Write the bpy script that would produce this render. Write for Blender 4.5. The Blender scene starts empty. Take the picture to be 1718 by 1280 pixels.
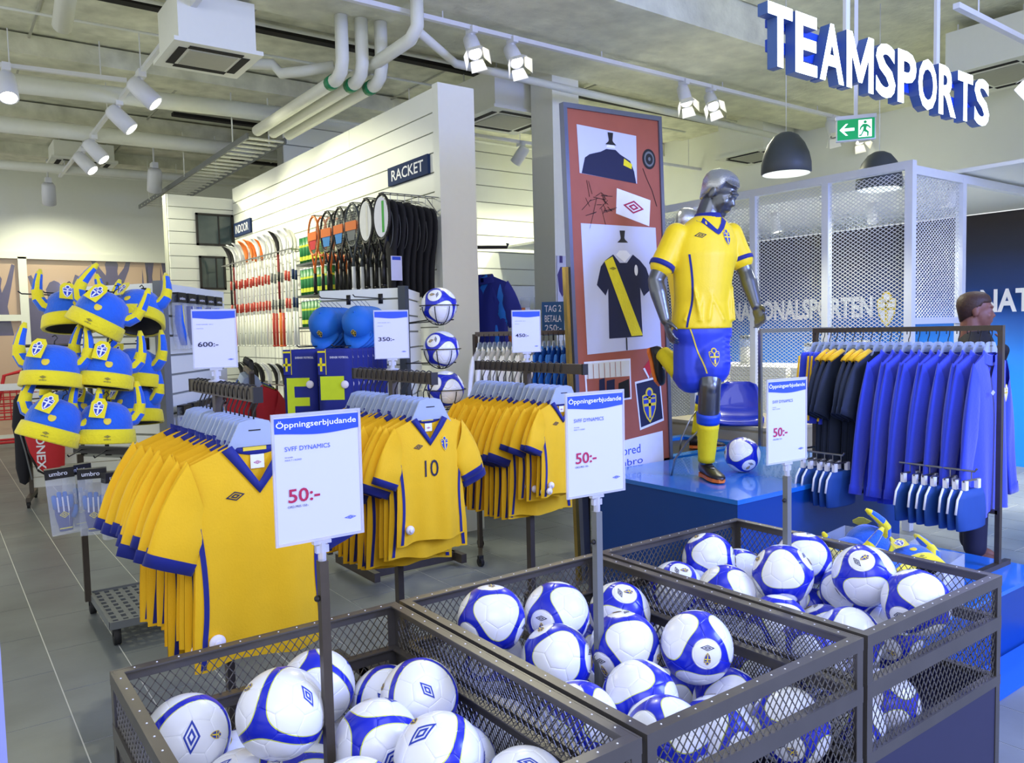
import bpy, bmesh, math, random
from mathutils import Vector as V, Matrix
S = bpy.context.scene; COL = S.collection
PI = math.pi
# ------------------------------------------------------------------ camera, world, lights, exposure
cd = bpy.data.cameras.new('camera'); cam = bpy.data.objects.new('camera', cd); COL.objects.link(cam)
cd.sensor_fit = 'HORIZONTAL'; cd.sensor_width = 36; cd.lens = 1336.16/1718*36; cd.clip_start = .05; cd.clip_end = 100
def cam_axes(p, r, y):
    fw0 = V((math.cos(y), math.sin(y), 0)); rt = V((math.sin(y), -math.cos(y), 0)); up = V((0, 0, 1))
    fw = fw0*math.cos(p)-up*math.sin(p); dn = -(up*math.cos(p)+fw0*math.sin(p))
    return rt*math.cos(r)+dn*math.sin(r), -rt*math.sin(r)+dn*math.cos(r), fw
_r, _d, _f = cam_axes(math.radians(3.65685), math.radians(1.28215), math.radians(53.79071))
cam.matrix_world = Matrix(((_r.x, -_d.x, -_f.x, 0), (_r.y, -_d.y, -_f.y, 0), (_r.z, -_d.z, -_f.z, 1.6), (0, 0, 0, 1)))
S.camera = cam
S.view_settings.view_transform = 'Standard'; S.view_settings.look = 'None'; S.view_settings.gamma = 1
S.view_settings.use_curve_mapping = False; S.view_settings.exposure = .80
w = bpy.data.worlds.new('world'); S.world = w; w.use_nodes = True
bg = w.node_tree.nodes['Background']; bg.inputs[0].default_value = (.84, .87, .88, 1); bg.inputs[1].default_value = .68
def area(name, loc, to, sx, sy, power, col):
    l = bpy.data.lights.new(name, 'AREA'); l.shape = 'RECTANGLE'; l.size = sx; l.size_y = sy; l.energy = power; l.color = col
    o = bpy.data.objects.new(name, l); COL.objects.link(o); o.location = loc
    o.rotation_euler = (V(to)-V(loc)).to_track_quat('-Z', 'Y').to_euler(); return o
def spot(name, loc, to, power, col, ang=70, blend=.6, rad=.04):
    l = bpy.data.lights.new(name, 'SPOT'); l.energy = power; l.color = col; l.spot_size = math.radians(ang); l.spot_blend = blend; l.shadow_soft_size = rad
    o = bpy.data.objects.new(name, l); COL.objects.link(o); o.location = loc
    o.rotation_euler = (V(to)-V(loc)).to_track_quat('-Z', 'Y').to_euler(); return o
WARM = (1, .99, .72); COOL = (.50, .56, 1)
area('mall_light', (-.6, -2.6, 3.6), (2.2, 2.2, .6), 3.5, 2.0, 75, COOL)
area('front_fill', (1.6, 1.0, 4.2), (1.6, 1.4, 0), 2.4, 1.6, 16, (.85, .9, 1))  # added fill just below the ceiling, out of view, no fitting
area('mall_light_right', (4.6, -1.2, 3.0), (2.9, 1.2, .5), 1.6, 1.6, 190, (.22, .32, 1))

# ------------------------------------------------------------------ materials
def lin(c):
    out = []
    for x in c:
        x /= 255; out.append(x/12.92 if x <= .04045 else ((x+.055)/1.055)**2.4)
    return tuple(out)+(1,)
def M(name, rgb, rough=.5, metal=0, var=.06, scale=20, bump=0, bscale=None, emit=0, alpha=1, trans=0, spec=.5, sheen=0, coat=0):
    m = bpy.data.materials.new(name); m.use_nodes = True; nt = m.node_tree; N = nt.nodes; L = nt.links
    b = N['Principled BSDF']; c = lin(rgb)
    b.inputs['Roughness'].default_value = rough; b.inputs['Metallic'].default_value = metal
    b.inputs['Specular IOR Level'].default_value = spec
    if sheen: b.inputs['Sheen Weight'].default_value = sheen
    if coat: b.inputs['Coat Weight'].default_value = coat
    if emit:
        b.inputs['Emission Color'].default_value = c; b.inputs['Emission Strength'].default_value = emit
    if trans: b.inputs['Transmission Weight'].default_value = trans
    b.inputs['Alpha'].default_value = alpha
    b.inputs['Base Color'].default_value = c
    if var or bump:
        tc = N.new('ShaderNodeTexCoord'); no = N.new('ShaderNodeTexNoise'); no.inputs['Scale'].default_value = scale; no.inputs['Detail'].default_value = 4
        L.new(tc.outputs['Object'], no.inputs['Vector'])
        mx = N.new('ShaderNodeMix'); mx.data_type = 'RGBA'
        mx.inputs[6].default_value = tuple(x*(1-var) for x in c[:3])+(1,); mx.inputs[7].default_value = tuple(min(1, x*(1+var)) for x in c[:3])+(1,)
        L.new(no.outputs[0], mx.inputs[0]); L.new(mx.outputs[2], b.inputs['Base Color'])
        if bump:
            n2 = no
            if bscale:
                n2 = N.new('ShaderNodeTexNoise'); n2.inputs['Scale'].default_value = bscale; n2.inputs['Detail'].default_value = 5; L.new(tc.outputs['Object'], n2.inputs['Vector'])
            bu = N.new('ShaderNodeBump'); bu.inputs['Strength'].default_value = bump; bu.inputs['Distance'].default_value = .01
            L.new(n2.outputs[0], bu.inputs['Height']); L.new(bu.outputs[0], b.inputs['Normal'])
    return m
m_tile = M('floor_tile', (116, 121, 119), .38, var=.5, scale=2.2, bump=.05, bscale=30)
m_grout = M('grout', (226, 226, 216), .8)
m_conc = M('painted_concrete', (222, 224, 194), .85, var=.5, scale=5, bump=1.0, bscale=11)
m_beam = M('plaster_beam', (222, 223, 198), .85, var=.35, scale=5, bump=1.0, bscale=20)
m_dark = M('dark_gap', (28, 26, 22), .9)
m_white = M('white_paint', (236, 238, 226), .5, var=.02)
m_plank = M('white_laminate', (238, 240, 228), .42, var=.02, scale=4)
m_groove = M('groove_shadow_gap', (150, 152, 140), .6)
m_pipe = M('white_pipe', (226, 228, 214), .45, var=.04)
m_green = M('green_tape', (20, 130, 80), .5)
m_grille = M('grille', (176, 176, 160), .6)
m_steel = M('raw_steel', (120, 116, 108), .42, .75, var=.25, scale=9, bump=.05)
m_bin = M('bin_steel', (104, 100, 94), .40, .6, var=.2, scale=7, bump=.05)
m_mesh = M('expanded_steel', (112, 108, 100), .40, .6, var=.15, scale=30)
m_binpanel = M('bin_panel', (54, 54, 82), .45, .3)
m_black = M('black_metal', (38, 36, 35), .45, .3)
m_rack = M('rack_steel', (84, 76, 66), .42, .5, var=.2)
m_rubber = M('black_rubber', (26, 26, 27), .7)
m_chromew = M('wire', (150, 150, 150), .3, .9)
m_yel = M('yellow_jersey', (242, 190, 0), .75, var=.05, scale=14, bump=.12, bscale=160, sheen=.1)
m_blue = M('blue_trim', (16, 32, 126), .7, var=.08, sheen=.1)
m_navy = M('navy_print', (24, 28, 62), .7)
m_crestb = M('crest_blue', (36, 62, 170), .6)
m_cresty = M('crest_yellow', (236, 208, 60), .6)
m_printw = M('print_white', (240, 240, 245), .6)
m_red = M('red_print', (176, 26, 74), .6)
m_hang = M('frosted_plastic', (196, 210, 232), .35, var=.03, trans=.35)
m_tag = M('tag_plastic', (238, 232, 238), .35, var=.01)
m_hatb = M('blue_plush', (24, 98, 214), .85, var=.10, scale=40, bump=.4, bscale=90, sheen=.4)
m_haty = M('yellow_plush', (240, 222, 20), .85, var=.06, scale=40, bump=.4, bscale=90, sheen=.3)
m_sign = M('price_card', (208, 210, 238), .45, var=.0)
m_signb = M('price_card_blue', (28, 74, 200), .45, var=.0)
m_clear = M('clear_acrylic', (215, 218, 232), .15, var=0, alpha=.55)
m_bag = M('clear_bag', (226, 232, 236), .12, var=0, alpha=.28, coat=.5)
m_glass = M('pane', (225, 230, 225), .05, var=0, alpha=.07)
m_skin = M('skin', (122, 78, 64), .55, var=.05)
m_hair = M('brown_hair', (58, 34, 22), .6, var=.3, scale=60, bump=.3)
m_jack = M('black_jacket', (20, 20, 27), .8)
m_chrome = M('gunmetal', (112, 115, 120), .30, .8, var=.04)
m_hairm = M('gunmetal_hair_lit', (196, 198, 202), .26, .85, var=.1, scale=60, bump=.25, bscale=120)  # paler than the body: light on the hair is put into its colour
m_jyel = M('mannequin_jersey', (250, 214, 4), .5, var=.05, scale=20, bump=.10, bscale=120, sheen=.1)
m_shorts = M('blue_shorts', (44, 66, 196), .5, var=.08, scale=12, bump=.1)
m_sock = M('yellow_sock', (238, 216, 20), .8, bump=.15, bscale=80)
m_boot = M('black_boot', (30, 28, 28), .35)
m_orange = M('orange_sole', (232, 120, 40), .45)
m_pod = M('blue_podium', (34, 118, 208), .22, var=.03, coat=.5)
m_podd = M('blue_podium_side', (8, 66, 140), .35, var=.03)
m_carpet = M('blue_carpet', (12, 96, 214), .9, var=.08, scale=80)
m_cork = M('cork_brown', (166, 88, 64), .6, var=.12, scale=7)
m_photo = M('photo_paper', (206, 208, 226), .45, var=.02)
m_frame = M('silver_frame', (120, 126, 148), .3, .7)
m_brass = M('brass', (190, 160, 80), .25, .8)
m_grey = M('grey_plastic', (112, 116, 116), .45, var=.04)
m_cagew = M('white_lacquer', (214, 218, 222), .35, var=.02)
m_gloss = M('gloss_soffit', (236, 238, 230), .28, var=.03, scale=3, bump=.03, bscale=6)
m_pend = M('dark_lamp_shade', (66, 72, 74), .5, var=.04)
m_pendin = M('lamp_reflector', (226, 232, 226), .3, emit=.5)
m_lampw = M('lamp_housing', (222, 224, 226), .4, var=.02)
m_glow = M('lamp_glow', (255, 252, 232), .4, var=0, emit=7)
m_flap = M('lit_flap', (250, 248, 235), .5, var=0)
m_letter = M('letter_face', (238, 252, 255), .4, var=0, emit=2.6)
m_letside = M('letter_side', (70, 100, 160), .4, var=0)
m_exit = M('exit_green', (0, 140, 78), .4, var=0, emit=.45)
m_exitw = M('exit_white', (236, 240, 255), .4, var=0, emit=.7)
m_jkt = M('blue_fleece', (44, 66, 206), .85, var=.10, scale=8, bump=.2, bscale=70, sheen=.35)
m_dtee = M('dark_navy_tee', (34, 44, 66), .8, var=.1)
m_skyb = M('sky_blue_cloth', (24, 108, 200), .7, var=.08)
m_redc = M('red_cloth', (200, 36, 44), .7)
m_dred = M('dark_red_cloth', (126, 24, 30), .7)
m_lime = M('lime_cloth', (206, 226, 30), .7)
m_wood = M('beige_cabinet', (196, 186, 160), .55, var=.08, scale=4)
m_chair = M('blue_seat', (14, 40, 160), .3, coat=.4)
m_tube = M('green_pack', (24, 120, 60), .4, var=.1)
m_tubey = M('pack_yellow', (214, 224, 60), .4)
m_wcloth = M('white_cloth', (236, 236, 232), .8)
m_beige = M('mural_beige', (214, 178, 148), .5, var=.06, scale=1)
m_purp = M('mural_violet', (66, 52, 118), .5, var=.1)
m_glass2 = M('dark_glass', (70, 84, 84), .1, var=.05)
m_teal = M('sign_navy', (22, 46, 90), .85)
m_signteal = M('sign_teal', (30, 92, 142), .5)
m_violet = M('violet_wall', (150, 156, 214), .6)
m_bord = M('stick_red', (190, 60, 46), .45)
m_lens = M('strings', (196, 200, 180), .5)
m_trunk = M('dull_blue_cloth', (26, 72, 142), .7, var=.08)
m_kgreen = M('card_green', (60, 180, 60), .5)
m_sblue = M('card_blue', (60, 140, 210), .5)
m_stock = M('stacked_goods', (228, 226, 212), .6, var=.05)
# ------------------------------------------------------------------ mesh helpers
def basis(n):
    n = V(n).normalized(); u = n.cross(V((0, 0, 1)))
    if u.length < 1e-4: u = V((1, 0, 0))
    u.normalize(); return u, n.cross(u).normalized()*1.0
class G:
    def __init__(s): s.v = []; s.f = []; s.m = []
    def add(s, vs, fs, m=0, R=None, o=None):
        b = len(s.v)
        for p in vs:
            p = V(p)
            if R is not None: p = R @ p
            if o is not None: p = p+V(o)
            s.v.append(p)
        for f in fs: s.f.append([b+i for i in f]); s.m.append(m)
        return s
    def box(s, c, d, m=0, R=None):
        x, y, z = d[0]/2, d[1]/2, d[2]/2
        vs = [(-x, -y, -z), (x, -y, -z), (x, y, -z), (-x, y, -z), (-x, -y, z), (x, -y, z), (x, y, z), (-x, y, z)]
        return s.add(vs, [(0, 3, 2, 1), (4, 5, 6, 7), (0, 1, 5, 4), (1, 2, 6, 5), (2, 3, 7, 6), (3, 0, 4, 7)], m, R, c)
    def bb(s, a, b, m=0):
        return s.box([(a[i]+b[i])/2 for i in range(3)], [abs(b[i]-a[i]) for i in range(3)], m)
    def bar(s, a, b, wd, hd, m=0, up=(0, 0, 1)):
        a, b = V(a), V(b); t = (b-a); L = t.length; t = t/L; u = t.cross(V(up))
        if u.length < 1e-4: u = t.cross(V((0, 1, 0)))
        u.normalize(); w_ = u.cross(t)
        R = Matrix((u, t, w_)).transposed()
        return s.box((a+b)/2, (wd, L, hd), m, R)
    def tube(s, pts, r, n=8, m=0, cap=True, sq=1.0):
        pts = [V(p) for p in pts]; rs = r if isinstance(r, (list, tuple)) else [r]*len(pts)
        u = None; vs = []; fs = []
        for i, p in enumerate(pts):
            t = (pts[min(i+1, len(pts)-1)]-pts[max(i-1, 0)]).normalized()
            if u is None: u = basis(t)[0]
            else:
                u = u-t*u.dot(t); u.normalize()
            w_ = t.cross(u)
            for k in range(n):
                a = 2*PI*k/n; vs.append(p+(u*math.cos(a)+w_*math.sin(a)*sq)*rs[i])
        for i in range(len(pts)-1):
            for k in range(n):
                k2 = (k+1) % n; fs.append((i*n+k, i*n+k2, (i+1)*n+k2, (i+1)*n+k))
        if cap:
            fs.append(tuple(range(n-1, -1, -1))); e = (len(pts)-1)*n; fs.append(tuple(e+k for k in range(n)))
        return s.add(vs, fs, m)
    def loft(s, rings, m=0, cap=True, mats=None):
        n = len(rings[0]); vs = [p for r in rings for p in r]; b = len(s.v)
        s.add(vs, [], m)
        for i in range(len(rings)-1):
            for k in range(n):
                k2 = (k+1) % n; s.f.append([b+i*n+k, b+i*n+k2, b+(i+1)*n+k2, b+(i+1)*n+k]); s.m.append(mats[i] if mats else m)
        if cap:
            s.f.append([b+k for k in range(n-1, -1, -1)]); s.m.append(m)
            e = b+(len(rings)-1)*n; s.f.append([e+k for k in range(n)]); s.m.append(m)
        return s
    def lathe(s, prof, n=24, m=0, R=None, o=None, cap=False):
        vs = []; fs = []
        for r, z in prof:
            for k in range(n): a = 2*PI*k/n; vs.append((r*math.cos(a), r*math.sin(a), z))
        for i in range(len(prof)-1):
            for k in range(n): k2 = (k+1) % n; fs.append((i*n+k, i*n+k2, (i+1)*n+k2, (i+1)*n+k))
        if cap: fs.append(tuple(range(n-1, -1, -1))); e = (len(prof)-1)*n; fs.append(tuple(e+k for k in range(n)))
        return s.add(vs, fs, m, R, o)
    def ball(s, c, r, m=0, nu=16, nv=10, R=None):
        rx, ry, rz = r if isinstance(r, (tuple, list)) else (r, r, r)
        vs = []; fs = []
        for j in range(nv+1):
            t = PI*j/nv
            for k in range(nu): a = 2*PI*k/nu; vs.append((rx*math.sin(t)*math.cos(a), ry*math.sin(t)*math.sin(a), rz*math.cos(t)))
        for j in range(nv):
            for k in range(nu): k2 = (k+1) % nu; fs.append((j*nu+k, (j+1)*nu+k, (j+1)*nu+k2, j*nu+k2))
        return s.add(vs, fs, m, R, c)
    def prism(s, poly, d, o=(0, 0, 0), u=(1, 0, 0), v=(0, 0, 1), n=None, m=0, ms=None):
        o, u, v = V(o), V(u), V(v); n = V(n) if n is not None else u.cross(v)
        N_ = len(poly); vs = [o+u*p[0]+v*p[1] for p in poly]+[o+u*p[0]+v*p[1]+n*d for p in poly]
        b = len(s.v); s.add(vs, [], m)
        s.f.append([b+i for i in range(N_-1, -1, -1)]); s.m.append(m)
        s.f.append([b+N_+i for i in range(N_)]); s.m.append(m)
        for i in range(N_):
            j = (i+1) % N_; s.f.append([b+i, b+j, b+N_+j, b+N_+i]); s.m.append(m if ms is None else ms)
        return s
    def shapes(s, shp, mapf, lift=.0006):
        for pts, faces, m, layer in shp:
            b = len(s.v); s.v += [V(mapf(p[0], p[1], layer*lift)) for p in pts]
            for f in faces: s.f.append([b+i for i in f]); s.m.append(m)
        return s
    def mesh(s, name, mats, smooth=False, weld=False, recalc=True):
        me = bpy.data.meshes.new(name); me.from_pydata([tuple(p) for p in s.v], [], s.f)
        for mt in (mats if isinstance(mats, (list, tuple)) else [mats]): me.materials.append(mt)
        for p, m in zip(me.polygons, s.m): p.material_index = m; p.use_smooth = smooth
        if weld or recalc:
            bm = bmesh.new(); bm.from_mesh(me)
            if weld: bmesh.ops.remove_doubles(bm, verts=bm.verts, dist=1e-5)
            if recalc: bmesh.ops.recalc_face_normals(bm, faces=bm.faces)
            bm.to_mesh(me); bm.free()
        me.update(); return me
def put(me, name, parent=None, loc=(0, 0, 0), rot=(0, 0, 0), scale=(1, 1, 1)):
    o = bpy.data.objects.new(name, me); COL.objects.link(o); o.location = loc; o.rotation_euler = rot; o.scale = scale
    if parent: o.parent = parent
    return o
def part(g, name, mats, parent=None, smooth=False, **k):
    weld = k.pop('weld', False); recalc = k.pop('recalc', True)
    return put(g.mesh(name, mats, smooth, weld, recalc), name, parent, **k)
def tag(o, label=None, cat=None, group=None, kind=None):
    if label: o['label'] = label
    if cat: o['category'] = cat
    if group: o['group'] = group
    if kind: o['kind'] = kind
    return o
def thing(name, label, cat, loc=(0, 0, 0), rot=(0, 0, 0), group=None):
    o = bpy.data.objects.new(name, None); COL.objects.link(o); o.location = loc; o.rotation_euler = rot
    o.empty_display_size = .05
    return tag(o, label, cat, group)
def struct(g, name, mats, label=None, **k):
    o = part(g, name, mats, **k); return tag(o, label, None, None, 'structure')
def dup(root, loc=None, rot=None, label=None, group=None, skip=()):
    def cp(o, par):
        c = o.copy(); COL.objects.link(c)
        if par: c.parent = par
        for ch in kids.get(o.name, []):
            if ch.name.split('.')[0] not in skip: cp(ch, c)
        return c
    kids = {}
    def walk(o):
        kids[o.name] = list(o.children)
        for ch in o.children: walk(ch)
    walk(root); c = cp(root, None)
    if loc is not None: c.location = loc
    if rot is not None: c.rotation_euler = rot
    if label: c['label'] = label
    if group: c['group'] = group
    return c
ORD = ['first', 'second', 'third', 'fourth', 'fifth', 'sixth', 'seventh', 'eighth', 'ninth', 'tenth', 'eleventh', 'twelfth', 'thirteenth', 'fourteenth', 'fifteenth', 'sixteenth', 'seventeenth', 'eighteenth', 'nineteenth', 'twentieth', 'twenty-first', 'twenty-second', 'twenty-third', 'twenty-fourth']
# ------------------------------------------------------------------ lettering (curve text turned into mesh shapes)
_T = {}
def glyphs(strings):
    tmp = []
    for st, bold in strings:
        c = bpy.data.curves.new('t', 'FONT'); c.body = st; c.size = 1; c.resolution_u = 3; c.offset = bold
        o = bpy.data.objects.new('t', c); COL.objects.link(o); tmp.append((st, bold, o))
    dg = bpy.context.evaluated_depsgraph_get()
    for st, bold, o in tmp:
        me = bpy.data.meshes.new_from_object(o.evaluated_get(dg))
        vs = [(v.co.x, v.co.y) for v in me.vertices]; fs = [tuple(p.vertices) for p in me.polygons]
        x0 = min(p[0] for p in vs); x1 = max(p[0] for p in vs); y0 = min(p[1] for p in vs); y1 = max(p[1] for p in vs)
        _T[(st, bold)] = ([((p[0]-x0)/(x1-x0), (p[1]-y0)/(y1-y0)) for p in vs], fs, (x1-x0)/(y1-y0))
        bpy.data.meshes.remove(me)
    for st, bold, o in tmp:
        c = o.data; bpy.data.objects.remove(o); bpy.data.curves.remove(c)
def txt(st, x, y, w_, h=None, bold=.0, m=0, layer=1):
    vs, fs, asp = _T[(st, bold)]
    if h is None: h = w_/asp
    if w_ is None: w_ = h*asp
    return (([(x+p[0]*w_, y+p[1]*h) for p in vs]), fs, m, layer)
def letter3d(g, st, bold, o, u, v, n, w_, h, d, m=0, ms=1):
    vs, fs, _ = _T[(st, bold)]; o, u, v, n = V(o), V(u), V(v), V(n)
    P = [o+u*(p[0]*w_)+v*(p[1]*h) for p in vs]; k = len(P)
    cnt = {}
    for f in fs:
        for i in range(len(f)):
            a, b = f[i], f[(i+1) % len(f)]; cnt[(a, b)] = 1
    g.add(P, [f[::-1] for f in fs], ms); b0 = len(g.v); g.add([p+n*d for p in P], fs, m)
    for a, b in cnt:
        if (b, a) not in cnt: g.f.append([b0-k+a, b0-k+b, b0+b, b0+a]); g.m.append(ms)
def _sub(p, k=7):
    return [(a[0]+(b[0]-a[0])*i/k, a[1]+(b[1]-a[1])*i/k) for a, b in zip(p, p[1:]+p[:1]) for i in range(k)]
def poly(pts, m=0, layer=1): return (pts, [tuple(range(len(pts)))], m, layer)
def rect(x0, y0, x1, y1, m=0, layer=1): return poly([(x0, y0), (x1, y0), (x1, y1), (x0, y1)], m, layer)
def ell(cx, cy, rx, ry, m=0, layer=1, n=20): return poly([(cx+rx*math.cos(2*PI*i/n), cy+ry*math.sin(2*PI*i/n)) for i in range(n)], m, layer)
def ringshape(outer, inner, m, layer):
    n = len(outer); return (outer+inner, [(i, (i+1) % n, n+(i+1) % n, n+i) for i in range(n)], m, layer)
def diamond(cx, cy, w_, h, m=0, layer=1, rot=0):
    def rh(k):
        p = [(-.5*k, 0), (0, -.5*k), (.5*k, 0), (0, .5*k)]
        return [(cx+(a*w_)*math.cos(rot)-b*h*math.sin(rot), cy+a*w_*math.sin(rot)+b*h*math.cos(rot)) for a, b in p]
    return [ringshape(_sub(rh(1)), _sub(rh(.74)), m, layer), ringshape(_sub(rh(.5)), _sub(rh(.24)), m, layer)]
def crest(cx, cy, h, mb=1, my=2, layer=1):
    w_ = h*.62
    def sh(k): return [(cx+x*w_*k, cy+(y-.0)*h*k) for x, y in [(0, -.5), (.2, -.36), (.36, -.16), (.42, .06), (.42, .24), (.28, .27), (.0, .24), (-.28, .27), (-.42, .24), (-.42, .06), (-.36, -.16), (-.2, -.36)]]
    L = layer
    return [poly(sh(1.16), my, L), poly(sh(1.0), mb, L+1), ell(cx, cy+h*.34, w_*.26, h*.17, my, L+1), ell(cx, cy+h*.34, w_*.15, h*.10, mb, L+2),
            rect(cx-w_*.08, cy-h*.42, cx+w_*.08, cy+h*.23, my, L+2), rect(cx-w_*.40, cy-h*.06, cx+w_*.40, cy+h*.03, my, L+2), rect(cx-w_*.40, cy+.15*h, cx+w_*.4, cy+.19*h, my, L+2)]
def plane_map(o, u, v):
    o, u, v = V(o), V(u).normalized(), V(v).normalized(); n = u.cross(v)
    return lambda a, b, l: o+u*a+v*b+n*l
STR = [('Öppningserbjudande', .012), ('SVFF DYNAMICS', 0), ('MAX 7 / KUND', 0), ('Företräde', 0), ('50:-', .015), ('ORD.PRIS 150:-', 0), ('600:-', .012), ('350:-', .012), ('450:-', .012), ('SVFF HOME  2011', 0), ('MATCH', 0),
       ('RACKET', .012), ('INDOOR', .012), ('10', .0), ('E', .02), ('YONEX', .02), ('umbro', .01), ('TAG 2', .01), ('BETALA', .01), ('250:-', .01), ('Tailored', 0), ('by Umbro', 0),
       ('NATIONALSPORTEN', .03), ('NATI', .03), ('SVENSK FOTBOLL', .01), ('m', 0)]+[(c, .028) for c in 'TEAMSPOR']
glyphs(STR)
_T[('M', .028)] = ([(0, 0), (.19, 0), (.19, .60), (.43, .14), (.57, .14), (.81, .60), (.81, 0), (1, 0), (1, 1), (.80, 1), (.5, .42), (.20, 1), (0, 1)], [tuple(range(13))], 1.0)
def baked(g, voxel, sm=6, sub=0, mat=None, name='body', fac=.5):
    me = g.mesh(name, mat or m_chrome, True)
    o = bpy.data.objects.new(name, me); COL.objects.link(o)
    r = o.modifiers.new('r', 'REMESH'); r.mode = 'VOXEL'; r.voxel_size = voxel; r.use_smooth_shade = True
    s_ = o.modifiers.new('s', 'SMOOTH'); s_.iterations = sm; s_.factor = fac
    dg = bpy.context.evaluated_depsgraph_get(); out = bpy.data.meshes.new_from_object(o.evaluated_get(dg))
    bpy.data.objects.remove(o); bpy.data.meshes.remove(me)
    out.name = name
    for p in out.polygons: p.use_smooth = True
    return out
# ================================================================== SETTING
def world_noise(m):      # tiles and slabs take their mottling from where they lie, so neighbours differ
    nt = m.node_tree
    ge = nt.nodes.new('ShaderNodeNewGeometry')
    for n in nt.nodes:
        if n.type == 'TEX_NOISE':
            for l in list(n.inputs['Vector'].links): nt.links.remove(l)
            nt.links.new(ge.outputs['Position'], n.inputs['Vector'])
for _m in (m_tile, m_conc, m_beam, m_plank, m_white): world_noise(_m)
# floor: 300 nearest tiles in view are pieces, the rest one field
g = G(); g.bb((-4, -4, -.15), (15, 16.5, -.002)); floor = struct(g, 'floor', m_grout)
g = G(); g.box((0, 0, -.006), (.3045, .5785, .012)); tile_me = g.mesh('tile', m_tile)
TX, TY, X0, Y0 = .31, .584, .413, 5.257
near, far = [], G()
fx, fy = _f.x, _f.y; fl = math.hypot(fx, fy)
for i in range(-9, 46):
    for j in range(-12, 19):
        x = X0+TX*(i+.5); y = Y0+TY*(j+.5)+(TY/2 if i % 2 else 0)
        if y > 15 or y < -2 or x > 14: continue
        dpt = (x*fx+y*fy)/fl; lat = (x*fy-y*fx)/fl
        vis = dpt > 1.3 and abs(lat) < dpt*.72+.5
        near.append((dpt if vis else 99, x, y))
near.sort()
for k, (d_, x, y) in enumerate(near):
    if k < 300 and d_ < 99: put(tile_me, 'tile', floor, (x, y, 0))
    else: far.add([(x-.152, y-.289, 0), (x+.152, y-.289, 0), (x+.152, y+.289, 0), (x-.152, y+.289, 0)], [(0, 1, 2, 3)])
o = part(far, 'tile_field', m_tile, floor); tag(o, None, None, None, 'stuff')
# ceiling
g = G(); g.bb((-2, -1.5, 4.52), (15, 16.5, 4.7)); ceiling = struct(g, 'ceiling', m_dark)
ys = [-1.5, .6, 2.6, 4.5, 6.15, 6.27, 7.17, 8.25, 9.35, 10.45, 11.6, 12.7, 13.8, 15.2]
for a, b in zip(ys[:-1], ys[1:]):
    if (a, b) == (6.15, 6.27): continue
    z0 = 4.40 if b <= 4.5 else (4.08 if a == 4.5 else 4.38+.04*(int(a*7) % 2))
    g = G(); g.bb((-2, a+.012, z0), (15, b-.012, 4.55)); part(g, 'concrete_slab', m_beam if a == 4.5 or b <= 4.5 else m_conc, ceiling)
for y, x0, x1 in ((7.19, 1.0, 9), (10.47, 2.6, 9), (12.72, 4, 11)):
    g = G(); g.bb((x0, y, 4.34), (x1, y+.10, 4.379)); part(g, 'gap_shade_strip', m_dark, ceiling)  # blackish strips standing in for the shade of recessed gaps
for y in (8.6, 11.0, 13.2):
    g = G(); g.bb((-1, y, 4.22), (14, y+.42, 4.40)); part(g, 'downstand_beam', m_conc, ceiling)
# left partition with plank facing
g = G(); g.bb((3.27, 5.36, 0), (3.55, 10.4, 3.48)); wl = struct(g, 'wall_left', m_groove)
zz = [3.485, 3.295, 3.145, 2.99, 2.84, 2.69, 2.54, 2.39, 2.24, 2.09, 1.94, 1.79, 1.64, 1.49, 1.34, 1.19, 1.04, .89, .74, .59, .44, .29, .08]
for k, (a, b) in enumerate(zip(zz[:-1], zz[1:])):
    for y0, y1 in ((5.39, 6.9), (6.904, 10.39)) if k == 0 else ((5.39, 10.39),):
        g = G(); g.bb((3.25, y0, b+.005), (3.272, y1, a-.005)); part(g, 'plank', m_plank, wl)
g = G(); g.bb((3.24, 5.30, 0), (3.57, 5.385, 3.50)); part(g, 'end_cap', m_white, wl)
g = G(); g.bb((3.24, 5.385, .0), (3.25, 10.39, .08)); struct(g, 'baseboard_left', m_grey)
# return wall at its far end with two framed panes
g = G(); g.bb((2.45, 10.42, 0), (3.27, 10.6, 3.36)); wr = struct(g, 'wall_return', m_groove)
for k in range(22):
    z = 3.36-.15*k
    g = G(); g.bb((2.46, 10.40, max(.02, z-.145)), (3.26, 10.42, z-.004)); part(g, 'plank', m_plank, wr)
for n_, (x0, z0, x1, z1) in enumerate(((2.78, 2.75, 3.24, 3.15), (2.80, 2.2, 3.12, 2.62))):
    g = G(); W = 10.395
    for a, b in (((x0, W-.03, z0), (x1, W, z0+.025)), ((x0, W-.03, z1-.025), (x1, W, z1)), ((x0, W-.03, z0), (x0+.025, W, z1)), ((x1-.025, W-.03, z0), (x1, W, z1)), (((x0+x1)/2+.04, W-.025, z0), ((x0+x1)/2+.055, W, z1))): g.bb(a, b)
    wd = struct(g, 'window_%d' % (n_+1), m_black)
    g = G(); g.bb((x0+.02, W-.012, z0+.02), (x1-.02, W-.006, z1-.02)); part(g, 'pane', m_glass2, wd)
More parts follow.
